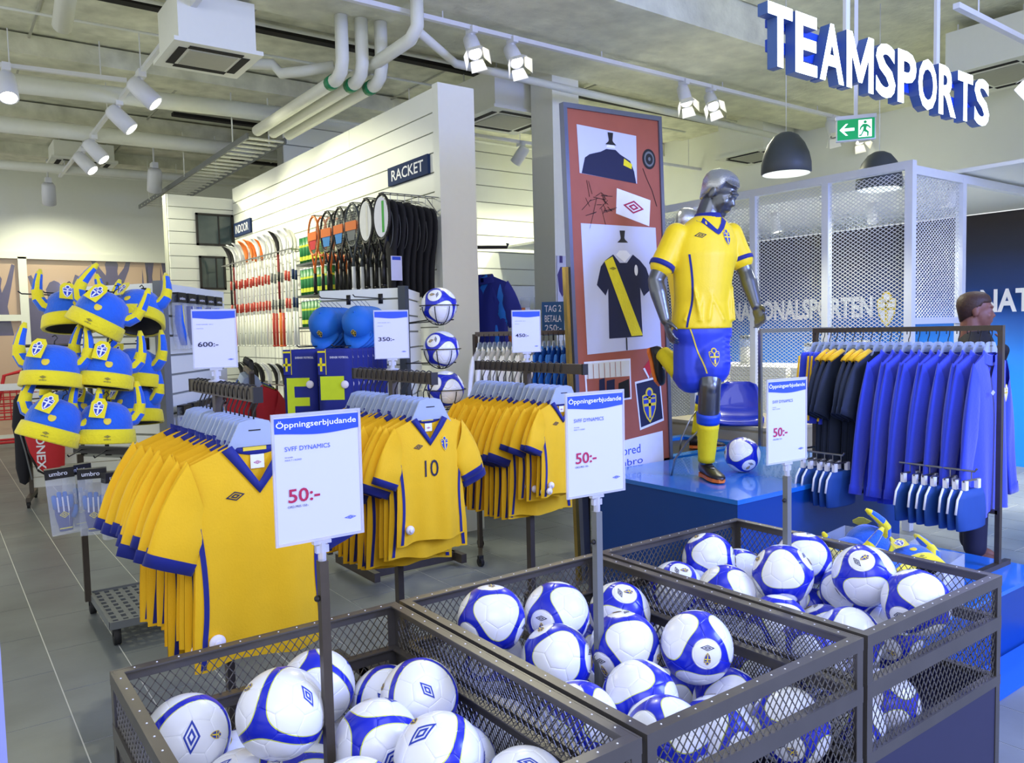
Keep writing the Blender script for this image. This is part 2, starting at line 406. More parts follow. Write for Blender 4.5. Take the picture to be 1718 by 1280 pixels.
# far end wall with glazed crowd mural
YF = 15.0
g = G(); g.bb((-3.5, YF, 3.02), (8, YF+.2, 4.5)); g.bb((3.70, YF, 0), (8, YF+.2, 3.02)); wf = struct(g, 'wall_far', m_white)
g = G()
for a, b in (((-3, YF-.06, 2.92), (3.72, YF, 3.03)), ((1.24, YF-.06, 0), (1.36, YF, 2.95)), ((3.60, YF-.06, 0), (3.72, YF, 2.95)), ((-3, YF-.06, 1.93), (1.24, YF, 2.03)), ((-3, YF-.06, .0), (3.6, YF, .12)), ((-.9, YF-.06, 0), (-.8, YF, 2.95))): g.bb(a, b)
part(g, 'glazing_frame', m_white, wf)
def figure(cx, base, h, sp):
    "standing crowd silhouette with raised arms"
    k = h
    return [(cx-.22*k, base), (cx-.16*k, base+.42*k), (cx-.28*k*sp, base+.72*k), (cx-.36*k*sp, base+1.0*k), (cx-.31*k*sp, base+1.02*k), (cx-.2*k*sp, base+.76*k), (cx-.10*k, base+.62*k), (cx-.09*k, base+.70*k), (cx-.11*k, base+.82*k), (cx-.06*k, base+.92*k), (cx, base+.95*k), (cx+.06*k, base+.92*k), (cx+.11*k, base+.82*k), (cx+.09*k, base+.70*k), (cx+.10*k, base+.62*k), (cx+.2*k*sp, base+.76*k), (cx+.30*k*sp, base+1.04*k), (cx+.35*k*sp, base+1.02*k), (cx+.28*k*sp, base+.72*k), (cx+.16*k, base+.42*k), (cx+.22*k, base)]
g = G(); g.bb((-3, YF+.10, 0), (3.7, YF+.14, 3.0)); mur = part(g, 'crowd_mural', m_beige, wf)
g = G(); mp = plane_map((0, YF+.10, 0), (1, 0, 0), (0, 0, 1))
sh = [poly(figure(*a), 0, 3) for a in ((1.75, 1.5, 1.15, .9), (2.35, 1.55, 1.0, .6), (2.62, 2.1, .95, 1.0), (.9, 1.7, 1.1, .8), (.2, 1.6, 1.2, 1), (-.7, 1.7, 1.1, .8), (-1.6, 1.6, 1.2, 1))]
sh += [poly([(3.0+.075*k, 2.1), (3.03+.075*k, 2.55+.38*abs(math.sin(k*2.3))), (3.07+.075*k, 2.1)], 0, 3) for k in range(8)]+[rect(2.9, 2.0, 3.6, 2.35, 0, 4), rect(1.37, 1.25, 1.6, 2.3, 0, 2)]
sh += [poly([(3.15, 2.95), (3.2, 2.3), (3.3, 2.95)], 0, 3), poly([(3.42, 2.95), (3.5, 2.2), (3.58, 2.95)], 0, 3)]
g.shapes(sh, mp, .001); part(g, 'crowd_print', m_purp, mur)
g = G(); g.bb((1.36, YF-.03, .12), (3.6, YF-.024, 2.92)); g.bb((-.8, YF-.03, 2.03), (1.24, YF-.024, 2.92)); g.bb((-.8, YF-.03, .12), (1.24, YF-.024, 1.93)); part(g, 'pane', m_glass, wf)
# middle slatted wall behind, column
g = G(); g.bb((3.6, 9.52, 0), (9.6, 9.7, 4.45)); wm = struct(g, 'wall_middle', m_groove)
for k in range(19):
    z = 4.38-.235*k
    g = G(); g.bb((3.61, 9.50, max(.02, z-.228)), (9.59, 9.522, z-.006)); part(g, 'plank', m_plank, wm)
g = G(); g.bb((5.06, 6.14, 0), (5.40, 6.48, 4.35)); struct(g, 'trim_column', m_white)
g = G(); g.bb((5.07, 6.125, 1.72), (5.33, 6.139, 2.33)); cp = part(g, 'column_print', m_photo)
tag(cp, 'narrow crowd print fixed to the white column behind the tall poster', 'print')
g = G(); g.shapes([poly([(.02, .26), (.0, .42), (.04, .5), (.1, .5), (.14, .42), (.13, .2), (.10, .28), (.06, .2)], 0, 1), poly([(.17, .61), (.18, .2), (.2, .3), (.24, .22), (.26, .61)], 0, 1), rect(.03, .54, .07, .61, 0, 1)], plane_map((5.07, 6.125, 1.72), (1, 0, 0), (0, 0, 1))); part(g, 'crowd_print', m_purp, cp)
# dark blue printed wall on the right
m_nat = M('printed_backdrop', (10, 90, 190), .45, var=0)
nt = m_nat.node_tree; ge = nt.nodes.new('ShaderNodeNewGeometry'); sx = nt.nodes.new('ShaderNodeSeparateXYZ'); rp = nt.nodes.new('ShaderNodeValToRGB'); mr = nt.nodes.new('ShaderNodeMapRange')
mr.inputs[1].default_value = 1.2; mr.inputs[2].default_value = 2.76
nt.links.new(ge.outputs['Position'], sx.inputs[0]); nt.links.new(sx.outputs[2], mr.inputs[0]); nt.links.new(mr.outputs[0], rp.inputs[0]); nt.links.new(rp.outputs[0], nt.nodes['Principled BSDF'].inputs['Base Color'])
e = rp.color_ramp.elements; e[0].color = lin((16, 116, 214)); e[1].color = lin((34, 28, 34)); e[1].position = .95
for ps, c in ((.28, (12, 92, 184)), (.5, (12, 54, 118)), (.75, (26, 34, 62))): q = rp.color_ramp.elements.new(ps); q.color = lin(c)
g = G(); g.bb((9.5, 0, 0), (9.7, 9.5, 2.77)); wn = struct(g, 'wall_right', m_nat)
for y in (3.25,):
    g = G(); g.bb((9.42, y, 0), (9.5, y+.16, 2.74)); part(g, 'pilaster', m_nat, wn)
g = G(); mp = plane_map((9.49, 7.50, 1.66), (0, -1, 0), (0, 0, 1))
g.shapes([txt('NATIONALSPORTEN', 0, 0, 2.15, .27, .03, 0, 2)], mp); part(g, 'wall_lettering', m_printw, wn)
g = G(); g.shapes(crest(2.33, .11, .40, 0, 1, 2), mp, .001); part(g, 'crest', [m_printw, m_cresty], wn)
g = G(); g.shapes([txt('NATIONALSPORTEN', 0, 0, 2.35, .255, .03, 0, 2)], plane_map((9.41, 4.06, 1.68), (0, -1, 0), (0, 0, 1))); part(g, 'wall_lettering', m_printw, wn)
g = G(); g.bb((6.75, 0, 2.78), (9.5, 9.4, 2.81)); g.bb((9.3, 0, 2.811), (9.7, 9.5, 4.45)); struct(g, 'trim_soffit', m_gloss)
# pale post at the lower left corner, close to the camera
g = G(); g.bb((-.10, 1.72, 0), (.078, 1.86, 1.35)); pl_ = struct(g, 'trim_post', m_violet)
# -------------------------------------------------- pipes, tray, air units
def pipe(pts, r, label, name='ceiling_pipe', mat=m_pipe, n=12):
    g = G(); g.tube(pts, r, n); o = part(g, name, mat, smooth=True); return tag(o, label, 'pipe')
pipe([(.2, 8.9, 4.0), (3.24, 8.57, 4.0)], .085, 'thick white ceiling pipe nearest of the three crossing above the left aisle')
pipe([(.2, 10.55, 4.0), (4.6, 10.4, 4.0)], .09, 'thick white ceiling pipe second of the three crossing above the left aisle')
pipe([(.2, 12.95, 4.0), (5.0, 12.5, 4.0)], .06, 'thin white ceiling pipe farthest of the three above the left aisle')
pipe([(.92, 5.6, 4.38), (.95, 6.9, 3.95)], .07, 'short white pipe coming down from the slab at the top left corner')
for k, (x, y1, y0) in enumerate(((2.74, 7.9, 5.92), (2.90, 7.9, 5.9), (3.06, 7.9, 5.88))):
    o = pipe([(x+.10*k*0, y1, 3.62), (x, y0+.08, 3.62), (x, y0, 3.66), (x, y0-.03, 3.74), (x, y0-.03, 4.075)], .052, '%s of the three white bundled pipes with green tape beside the plank wall' % ('leftmost', 'middle one', 'rightmost')[k], 'bundled_pipe')
    g = G(); g.tube([(x, y0+.14, 3.62), (x, y0+.22, 3.62)], .057, 12); part(g, 'tape_band', m_green, o, True)
pipe([(3.05, 5.25, 4.075), (3.05, 5.25, 3.86), (3.03, 5.32, 3.78), (2.99, 6.6, 3.72)], .05, 'white pipe elbow dropping in front of the plank wall top')
pipe([(3.05, 5.27, 3.84), (3.7, 5.75, 3.84), (8.5, 5.9, 3.84)], .035, 'slim white pipe running right above the poster')
pipe([(2.2, 6.9, 3.9), (2.5, 6.75, 3.9), (2.55, 6.7, 3.82), (2.68, 6.55, 3.82), (2.9, 6.4, 3.86)], .045, 'white condensate pipe with bends leaving the air conditioning unit')
g = G()
for x in (2.78, 3.18): g.bar((x, 8.3, 3.66), (x+.02, 13.6, 3.66), .02, .06)
t = part(g, 'cable_tray', m_grey); tag(t, 'long perforated cable tray ladder above the plank wall', 'cable tray')
g = G(); g.bar((2.79, 8.3, 3.66), (2.81, 8.33, 3.66), .03, .02)
rung = G(); rung.box((0, 0, 0), (.40, .045, .015)); rm_ = rung.mesh('rung', m_pipe)
for k in range(26): put(rm_, 'rung', t, (2.985, 8.35+.2*k, 3.65))
for y in (8.8, 10.8, 12.8):
    for x in (2.78, 3.18): part(G().bar((x, y, 3.66), (x, y, 4.22), .012, .012), 'hanger_rod', m_pipe, t)
def cassette(x0, y0, x1, y1, z0, z1, label, side=True):
    t = thing('air_conditioner', label, 'air conditioner', ((x0+x1)/2, (y0+y1)/2, z0)); hx, hy, h = (x1-x0)/2, (y1-y0)/2, z1-z0
    g = G(); g.bb((-hx, -hy, .03), (hx, hy, h)); part(g, 'housing', m_white, t)
    g = G(); g.bb((-hx-.04, -hy-.04, 0), (hx+.04, hy+.04, .03)); fp = part(g, 'face_panel', m_white, t)
    g = G(); g.bb((-hx*.62, -hy*.62, -.006), (hx*.62, hy*.62, .001)); part(g, 'intake_grille', m_grille, fp)
    g = G()
    for a in (-1, 1): g.bb((-hx*.7, a*hy*.80-.03, -.004), (hx*.7, a*hy*.80+.03, .001)); g.bb((a*hx*.82-.03, -hy*.7, -.004), (a*hx*.82+.03, hy*.7, .001))
    part(g, 'outlet_slot', m_dark, fp)
    for a in (-1, 1):
        for b in (-1, 1): part(G().tube([(a*hx*.8, b*hy*.8, h-.01), (a*hx*.8, b*hy*.8, max(h+.01, 4.38-z0))], .006, 6), 'hanger_rod', m_lampw, t)
    return t
cassette(1.55, 6.0, 2.10, 6.56, 3.68, 4.06, 'large white ceiling air conditioner at the upper left')
cassette(4.70, 6.6, 5.5, 7.35, 3.82, 4.22, 'white ceiling air conditioner behind the twin spotlights')
cassette(8.6, 6.3, 9.25, 7.0, 3.8, 4.25, 'white ceiling air conditioner above the dome lamps')
cassette(1.55, 12.6, 2.3, 13.2, 4.1, 4.35, 'distant ceiling air conditioner over the crowd mural')
cassette(7.9, 3.05, 8.8, 3.75, 3.9, 4.3, 'ceiling air conditioner at the right edge behind the lit sign')
g = G(); g.tube([(9.2, 7.3, 3.6), (9.2, 7.3, 3.3), (9.12, 7.3, 3.18), (9.0, 7.3, 3.14), (8.92, 7.3, 3.2)], .02, 8); tag(part(g, 'looped_cable', m_black, smooth=True), 'dark looped cable hanging left of the larger dome lamp', 'cable')
for k, (y, z, r_) in enumerate(((6.75, 4.2, .016), (7.6, 4.25, .012), (9.0, 4.12, .02), (9.7, 4.2, .014), (11.3, 4.15, .02), (14.2, 4.2, .03))):
    pipe([(.2, y, z), (3.0, y-.05, z), (8.5, y-.12, z)], r_, '%s thin white conduit from the front running across under the slab' % ORD[k], 'ceiling_conduit')
for k, x in enumerate((.9, 2.4, 4.6, 6.3)):
    g = G(); g.bb((x, 6.3, 4.366), (x+.018, 14.6, 4.379)); part(g, 'formwork_joint', m_grille, ceiling)
# -------------------------------------------------- lighting tracks and spotlights
def track(a, b, label):
    t = part(G().bar(a, b, .04, .035), 'lighting_track', m_lampw); tag(t, label, 'lighting track')
    a, b = V(a), V(b); n = max(2, int((b-a).length/1.6))
    for k in range(n+1): p = a.lerp(b, (k+.3)/(n+.6)); part(G().tube([p, (p.x, p.y, 4.075 if 4.5 < p.y < 6.15 else 4.30)], .005, 6), 'suspension_rod', m_lampw, t)
    return t
track((1.2, 5.39, 4.0), (13.8, 5.35, 4.0), 'long white lighting track running across above the poster')
track((1.66, 5.6, 3.96), (1.68, 13.2, 3.96), 'white lighting track running away over the left aisle')
track((-.2, 8.32, 3.98), (1.62, 8.12, 3.98), 'short white cross track at the far left')
track((5.4, 2.5, 3.6), (8.2, 2.56, 3.6), 'white lighting track at the top right corner')
track((4.0, 7.9, 3.9), (9.5, 7.9, 3.9), 'white lighting track in front of the middle slatted wall')
def spotlamp(p, to, label, flaps=False, power=40, col=WARM, ang=70, lit=True, group=None, s=1.0, stem=0):
    p, to = V(p), V(to); d = (to-p).normalized()
    t = thing('spotlight', label, 'spotlight', p, (0, 0, 0), group); t.scale = (s, s, s)
    g = G(); g.box((0, 0, -.02), (.05, .10, .05)); g.tube([(0, 0, -.03), (0, 0, -.10)], .014, 8); part(g, 'track_adapter', m_lampw, t)
    c = V((0, 0, -.13)); a = c-d*.09; b = c+d*.13
    R = d.to_track_quat('Z', 'Y').to_matrix()
    g = G(); g.lathe([(0, -.09), (.045, -.09), (.058, -.07), (.062, .0), (.062, .12), (.052, .125), (.050, .05)], 20, 0, R, c); h = part(g, 'lamp_housing', m_lampw, t, True)
    g = G(); g.lathe([(.0, .118), (.051, .120)], 20, 0, R, c); part(g, 'lamp_lens', m_glow if lit else m_grey, h)
    if flaps:
        for k in range(4):
            an = k*PI/2+.4; q = Matrix.Rotation(an, 3, 'Z')
            g = G(); g.add([(-.05, .06, .12), (.05, .06, .12), (.065, .10, .21), (-.065, .10, .21), (-.05, .063, .12), (.05, .063, .12), (.065, .103, .21), (-.065, .103, .21)], [(0, 1, 2, 3), (4, 7, 6, 5), (0, 4, 5, 1), (1, 5, 6, 2), (2, 6, 7, 3), (3, 7, 4, 0)], 0, R @ q, c)
            part(g, 'barn_door', m_flap, t)
    if stem: part(G().tube([(0, 0, 0), (0, 0, stem)], .008, 8), 'stem', m_lampw, t)
    if power:
        spot('spot_beam', p+(c+d*.15)*s, to, power, col, ang)
    return t
SPOTS = [((3.62, 5.38, 4.0), (3.0, 3.2, 1.2), 'left lamp of the twin barn-door spotlights by the plank wall', True, 1),
         ((4.02, 5.38, 4.0), (3.6, 3.0, 1.2), 'right lamp of the twin barn-door spotlights by the plank wall', True, 1),
         ((6.10, 5.38, 4.0), (5.4, 3.9, 1.3), 'left lamp of the barn-door pair right of the poster top', True, 1),
         ((6.50, 5.38, 4.0), (5.0, 3.2, 1.4), 'right lamp of the barn-door pair right of the poster top', True, 1),
         ((8.62, 5.37, 4.0), (7.9, 3.8, .8), 'white spotlight hanging just left of the green exit sign', True, 0),
         ((9.16, 5.37, 4.0), (8.6, 3.9, 1.0), 'barn-door spotlight hanging below the green exit sign', True, 1),
         ((12.2, 5.36, 4.0), (11.6, 3.9, 1.0), 'left lamp of the far right spotlight pair', True, 1), ((12.6, 5.36, 4.0), (12, 3.9, 1.0), 'right lamp of the far right spotlight pair', True, 1)]
for p, to, lb, fl_, lit in SPOTS: spotlamp(p, to, lb, fl_, 55 if p[0] < 7 else 22, WARM, 75, bool(lit), 'spotlights on the cross track')
for p, to, lb, lit in (((1.66, 7.72, 3.96), (3.2, 6.9, 2.2), 'nearest spotlight on the left aisle track with bright lens', 1), ((1.66, 8.75, 3.96), (3.2, 8.0, 2.2), 'second spotlight on the left aisle track', 1),
                       ((1.68, 10.35, 3.96), (3.1, 9.4, 2.0), 'third spotlight on the left aisle track', 1), ((1.68, 11.1, 3.96), (3.1, 9.9, 2.0), 'fourth spotlight on the left aisle track', 1)):
    spotlamp(p, to, lb, False, 85, WARM, 85, True, 'spotlights on the left aisle track', 1.3)
spotlamp((.68, 8.2, 3.98), (.7, 6.2, 1.0), 'spotlight on the short cross track at the far left edge', False, 70, WARM, 85, True, None, 1.3)
spotlamp((6.78, 2.53, 3.6), (4.6, 2.2, 1.0), 'large barn-door spotlight in front of the lit sign', True, 34, (.8, .86, 1), 70, True, None, 1.1)
for k, (x, y) in enumerate(((2.6, 11.6), (1.55, 13.4))): spotlamp((x, y, 3.95), (x+.2, y+1.8, 1.2), '%s downlight hanging far back over the left aisle' % ('brighter', 'fainter')[k], False, 60, WARM, 120, True, None, 1.5, .28)
for k, (x, y, tx) in enumerate(((6.0, 7.9, 5.3), (6.6, 7.9, 6.6), (7.4, 7.9, 7.4), (8.1, 7.9, 8.3))):
    spotlamp((x, y, 3.9), (tx, 9.4, 2.0), '%s spotlight from the left in front of the middle slatted wall' % ORD[k], False, 60, WARM, 90, True, 'spotlights before the middle wall', 1.1)
for k, (p, to) in enumerate((((7.1, 3.3, 2.775), (7.6, 4.0, .9)), ((7.3, 5.2, 2.775), (7.4, 4.8, .9)), ((7.6, 2.3, 2.775), (8.7, 2.2, .2)), ((7.6, 4.3, 2.775), (8.4, 4.4, .3)), ((7.6, 6.6, 2.775), (8.4, 6.8, .3)))):  # added lamps, their bounce brightens soffit, table and wall
    spotlamp(p, to, '%s added spotlight under the glossy soffit, brightening the mesh cage' % ORD[k], False, 140, (1, .98, .9), 100, True, 'added fill spotlights under the soffit', .8)
# ================================================================== MESH BINS
def expanded(g, o, u, v, W, H, cw, ch, sw, th, m=0):
    "diamond expanded-metal lattice: real strands"
    o, u, v = V(o), V(u), V(v); n = u.cross(v)
    nx = max(1, round(W/cw)); ny = max(1, round(H/ch)); cw = W/nx; ch = H/ny
    def seg(a, b):
        p = o+u*a[0]+v*a[1]; q = o+u*b[0]+v*b[1]; t = (q-p).normalized(); s_ = n.cross(t)*(sw/2); k = n*(th/2); e = t*sw*.3
        p = p-e; q = q+e
        g.add([p+s_+k, p-s_+k, p-s_-k, p+s_-k, q+s_+k, q-s_+k, q-s_-k, q+s_-k], [(0, 4, 5, 1), (1, 5, 6, 2), (2, 6, 7, 3), (3, 7, 4, 0)], m)
    for j in range(ny):
        for i in range(nx):
            x, y = i*cw, j*ch
            seg((x, y+ch/2), (x+cw/2, y+ch)); seg((x+cw/2, y+ch), (x+cw, y+ch/2)); seg((x, y+ch/2), (x+cw/2, y)); seg((x+cw/2, y), (x+cw, y+ch/2))
BX = [(.339, 1.180), (1.196, 2.045), (2.066, 2.911)]; BY = (1.172, 2.283); ZR = .73
def make_bin(x0, x1, label):
    t = thing('wire_bin', label, 'bin', ((x0+x1)/2, (BY[0]+BY[1])/2, 0), group='football bins'); hx, hy = (x1-x0)/2, (BY[1]-BY[0])/2
    P = .030
    for a in (-1, 1):
        for b in (-1, 1):
            g = G(); cx, cy = a*(hx-P/2), b*(hy-P/2)
            g.bb((a*(hx-.001), b*(hy-.001), .02), (a*(hx-P), b*(hy-.004), ZR-.006)); g.bb((a*(hx-.0012), b*(hy-.0045), .02), (a*(hx-.004), b*(hy-P), ZR-.0065)); part(g, 'corner_post', m_bin, t)
    for z, h, nm in ((ZR-.036, .036, 'top_rail'), (.545, .045, 'middle_rail'), (.35, .034, 'bottom_rail')):
        for a in (-1, 1):
            g = G(); g.bb((-hx, a*hy, z), (hx, a*(hy-.006), z+h)); g.bb((-hx+.0065, a*(hy-.0062), z+h-.005), (hx-.0065, a*(hy-.030), z+h-.0004)); part(g, nm, m_bin, t)
            g = G(); g.bb((a*hx, -hy+.0062, z), (a*(hx-.006), hy-.0062, z+h)); g.bb((a*(hx-.0062), -hy+.0302, z+h-.005), (a*(hx-.030), hy-.0302, z+h-.0004)); part(g, nm, m_bin, t)
    g = G()
    for a in (-1, 1):
        for k in range(14):
            f = (k+.5)/14*2-1
            g.ball((f*(hx-.03), a*(hy-.015), ZR), (.0026, .0026, .0015), 0, 8, 4); g.ball((a*(hx-.015), f*(hy-.03), ZR), (.0026, .0026, .0015), 0, 8, 4)
    tag(part(g, 'rail_rivets', m_printw, t, True), None, None, None, 'stuff')
    for z0, z1 in ((.590, ZR-.036), (.384, .545)):
        for a in (-1, 1):
            for o, u, W in (((-hx+P, a*(hy-.008), z0), (1, 0, 0), 2*(hx-P)), ((a*(hx-.008), -hy+P, z0), (0, 1, 0), 2*(hy-P))):
                g = G(); expanded(g, o, u, (0, 0, 1), W, z1-z0, .026, .037, .0026, .002)
                tag(part(g, 'mesh_panel', m_mesh, t, recalc=False), None, None, None, 'stuff')
    for a in (-1, 1):
        g = G(); g.bb((-hx+.004, a*(hy-.004), .03), (hx-.004, a*(hy-.008), .352)); part(g, 'side_panel', m_binpanel, t)
        g = G(); g.bb((a*(hx-.004), -hy+.004, .03), (a*(hx-.008), hy-.004, .352)); part(g, 'side_panel', m_binpanel, t)
    g = G(); g.bb((-hx+.01, -hy+.01, .235), (hx-.01, hy-.01, .25)); part(g, 'floor_plate', m_binpanel, t)
    for a in (-1, 1):
        for b in (-1, 1):
            g = G(); g.lathe([(0, 0), (.022, 0), (.022, .03), (0, .03)], 12, 0, None, (a*(hx-.04), b*(hy-.04), 0)); part(g, 'foot', m_rubber, t)
    return t
for (x0, x1), nm in zip(BX, ('left steel mesh bin of footballs at the front of the picture', 'middle steel mesh bin of footballs', 'right steel mesh bin of footballs beside the blue podium')): make_bin(x0, x1, nm)
# ================================================================== FOOTBALLS
RB = .1075
def ball_mat(name, k, th, circ):
    m = bpy.data.materials.new(name); m.use_nodes = True; nt = m.node_tree; N = nt.nodes; L = nt.links; b = N['Principled BSDF']
    b.inputs['Roughness'].default_value = .3; b.inputs['Coat Weight'].default_value = .25
    tc = N.new('ShaderNodeTexCoord'); nv = N.new('ShaderNodeVectorMath'); nv.operation = 'NORMALIZE'; L.new(tc.outputs['Object'], nv.inputs[0])
    def mth(op, a, c=None):
        n = N.new('ShaderNodeMath'); n.operation = op
        for i, x in enumerate((a, c)):
            if x is None: continue
            if isinstance(x, (int, float)): n.inputs[i].default_value = x
            else: L.new(x, n.inputs[i])
        return n.outputs[0]
    es = []; ds = []
    for d in TET:
        dn = N.new('ShaderNodeVectorMath'); dn.operation = 'DOT_PRODUCT'; L.new(nv.outputs[0], dn.inputs[0]); dn.inputs[1].default_value = d
        ds.append(dn.outputs['Value']); es.append(mth('EXPONENT', mth('MULTIPLY', dn.outputs['Value'], k)))
    sm = mth('ADD', mth('ADD', es[0], es[1]), mth('ADD', es[2], es[3])); mxx = mth('MAXIMUM', mth('MAXIMUM', es[0], es[1]), mth('MAXIMUM', es[2], es[3]))
    ratio = mth('DIVIDE', mxx, sm)
    mn = mth('MINIMUM', mth('MINIMUM', ds[0], ds[1]), mth('MINIMUM', ds[2], ds[3])); cc = mth('MULTIPLY', mn, -1.0)
    if circ: ratio = mth('SUBTRACT', ratio, mth('MULTIPLY', mth('EXPONENT', mth('MULTIPLY', mth('SUBTRACT', cc, 1.0), 10.0)), 1.35))
    white = mth('GREATER_THAN', ratio, th+.03); yel = mth('GREATER_THAN', ratio, th)
    def mix(f, a, c):
        n = N.new('ShaderNodeMix'); n.data_type = 'RGBA'; L.new(f, n.inputs[0])
        for i, x in ((6, a), (7, c)):
            if isinstance(x, tuple): n.inputs[i].default_value = x
            else: L.new(x, n.inputs[i])
        return n.outputs[2]
    W = lin((242, 243, 246)); B = lin((20, 38, 188)); Y = lin((214, 222, 80)); GR = lin((150, 150, 160))
    c = mix(white, mix(yel, B, Y), W)
    if circ:
        c = mix(mth('GREATER_THAN', cc, .912), c, GR); c = mix(mth('GREATER_THAN', cc, .919), c, W)
    L.new(c, b.inputs['Base Color']); return m
q3 = 1/math.sqrt(3)
TET = [(q3, q3, q3), (q3, -q3, -q3), (-q3, q3, -q3), (-q3, -q3, q3)]
m_ballA = ball_mat('football_wide_blue', 3.5, .665, True); m_ballB = ball_mat('football_narrow_blue', 3.5, .61, False)
def ball_mesh(name, mat):
    ph = (1+5**.5)/2; iv = [V(p).normalized() for a in (-1, 1) for b in (-ph, ph) for p in ((0, a, b), (a, b, 0), (b, 0, a))]
    dmin = min((iv[0]-q).length for q in iv[1:]); nb = [[j for j in range(12) if j != i and (iv[i]-iv[j]).length < dmin*1.1] for i in range(12)]
    faces = []
    for i in range(12):                 # pentagons
        faces.append([iv[i].lerp(iv[j], 1/3) for j in nb[i]])
    for i in range(12):
        for j in nb[i]:
            for k_ in nb[i]:
                if i < j < k_ and k_ in nb[j]:
                    a, b, c = iv[i], iv[j], iv[k_]; faces.append([a.lerp(b, 1/3), a.lerp(b, 2/3), b.lerp(c, 1/3), b.lerp(c, 2/3), c.lerp(a, 1/3), c.lerp(a, 2/3)])
    g = G()
    for F_ in faces:
        ct = sum(F_, V((0, 0, 0)))/len(F_); n = ct.normalized(); u = basis(n)[0]; w_ = n.cross(u)
        F_ = sorted(F_, key=lambda p: math.atan2((p-ct).dot(w_), (p-ct).dot(u)))
        bd = []
        for a, b in zip(F_, F_[1:]+F_[:1]): bd += [a.lerp(b, i/5) for i in range(5)]
        rings = []
        for f, rr in ((1, RB-.0013), (.97, RB-.0004), (.92, RB), (.72, RB), (.48, RB), (.24, RB)): rings.append([((ct+(p-ct)*f).normalized()*rr) for p in bd])
        k = len(bd); b0 = len(g.v); g.add([p for r in rings for p in r]+[n*RB], [])
        for i in range(len(rings)-1):
            for j in range(k): g.f.append([b0+i*k+j, b0+i*k+(j+1) % k, b0+(i+1)*k+(j+1) % k, b0+(i+1)*k+j]); g.m.append(0)
        e = b0+(len(rings)-1)*k
        for j in range(k): g.f.append([e+j, e+(j+1) % k, b0+len(rings)*k]); g.m.append(0)
    return g.mesh(name, mat, True)
def sphere_map(dirv, up):
    n = V(dirv).normalized(); v = (V(up)-n*n.dot(V(up))).normalized(); u = v.cross(n)
    return lambda a, b, l: (n*RB+u*a+v*b).normalized()*(RB+.0004+l)
bmA = ball_mesh('football', m_ballA); bmB = ball_mesh('football', m_ballB)
decA = []; decB = []
for i, d in enumerate(TET):
    mp = sphere_map([-x for x in d], TET[(i+1) % 4]); g = G()
    g.shapes(crest(0, .014, .034, 0, 1)+diamond(0, -.018, .044, .017, 2, 1), mp, .0007); decA.append(g.mesh('printed_emblem', [m_crestb, m_cresty, m_navy], False, recalc=False))
for i, d in enumerate(TET):
    g = G()
    if i % 2 == 0: g.shapes(diamond(-.0, -.02, .085, .042, 0, 1)+crest(.0, .046, .036, 0, 1), sphere_map(d, TET[(i+1) % 4]), .0007)
    else: g.shapes(diamond(0, .0, .06, .028, 0, 1), sphere_map(d, TET[(i+1) % 4]), .0007)
    decB.append(g.mesh('printed_emblem', [m_crestb, m_cresty], False, recalc=False))
def football(p, label, kind='A', rot=None, group=None, deco=True):
    o = put(bmA if kind == 'A' else bmB, 'football', None, p, rot or (random.uniform(0, 6.28), random.uniform(0, 6.28), random.uniform(0, 6.28)))
    tag(o, label, 'football', group)
    for q in (decA if kind == 'A' else decB) if deco else (): put(q, 'printed_emblem', o)
    return o
random.seed(11)
BALLS = [([[0.481,2.099,0.579],[0.647,1.864,0.683],[0.851,2.146,0.586],[0.887,2.146,0.37],[1.042,2.087,0.506],[1.042,1.889,0.592],[0.858,1.781,0.57],[1.042,1.706,0.479],[0.917,1.576,0.596],[1.029,1.891,0.37],[0.757,1.976,0.401],[1.042,1.411,0.538],[0.618,2.146,0.419],[0.561,1.927,0.477]],[[0.478,1.312,0.387],[0.694,1.323,0.372],[0.91,1.318,0.371],[0.575,1.508,0.383],[0.797,1.512,0.374],[0.484,1.708,0.379],[0.701,1.71,0.387],[0.804,1.312,0.558],[0.593,1.378,0.557],[0.477,1.582,0.56],[0.699,1.575,0.559]]),([[1.393,2.043,0.688],[1.615,1.987,0.666],[1.902,1.992,0.604],[1.461,2.146,0.511],[1.483,1.829,0.602],[1.674,1.731,0.622],[1.6,1.921,0.429],[1.707,1.697,0.411],[1.813,1.568,0.639],[1.908,1.527,0.449],[1.908,1.764,0.371],[1.908,1.31,0.464],[1.722,1.418,0.456]],[[1.335,1.322,0.38],[1.552,1.315,0.37],[1.45,1.508,0.376],[1.335,1.707,0.375],[1.345,1.923,0.371],[1.806,1.957,0.377],[1.67,2.125,0.386],[1.897,2.145,0.434],[1.45,1.36,0.558],[1.334,1.557,0.56],[1.557,1.553,0.559]]),([[2.56,2.146,0.637],[2.759,2.146,0.535],[2.361,2.146,0.556],[2.319,1.863,0.614],[2.468,1.727,0.691],[2.774,1.846,0.662],[2.647,1.518,0.7],[2.604,1.31,0.669],[2.774,1.811,0.443],[2.583,1.632,0.467],[2.774,1.608,0.37],[2.699,1.45,0.495],[2.774,1.646,0.582],[2.585,1.834,0.545]],[[2.204,1.314,0.383],[2.419,1.316,0.375],[2.302,1.507,0.371],[2.207,1.702,0.379],[2.419,1.754,0.377],[2.204,1.919,0.378],[2.495,1.957,0.371],[2.71,2.008,0.372],[2.222,2.139,0.378],[2.454,1.457,0.535],[2.207,1.441,0.559],[2.312,1.639,0.56]])]
def aim(pos, d_up, d_cam, roll=0):
    "rotation that turns the local direction d_cam towards the aisle in front of the bins"
    to = (V((0, 0, 1.6))-V(pos)).normalized(); a = V(d_cam).normalized(); q = a.rotation_difference(to)
    return (Matrix.Rotation(roll, 3, to) @ q.to_matrix()).to_euler()
WHERE = ('left', 'middle', 'right')
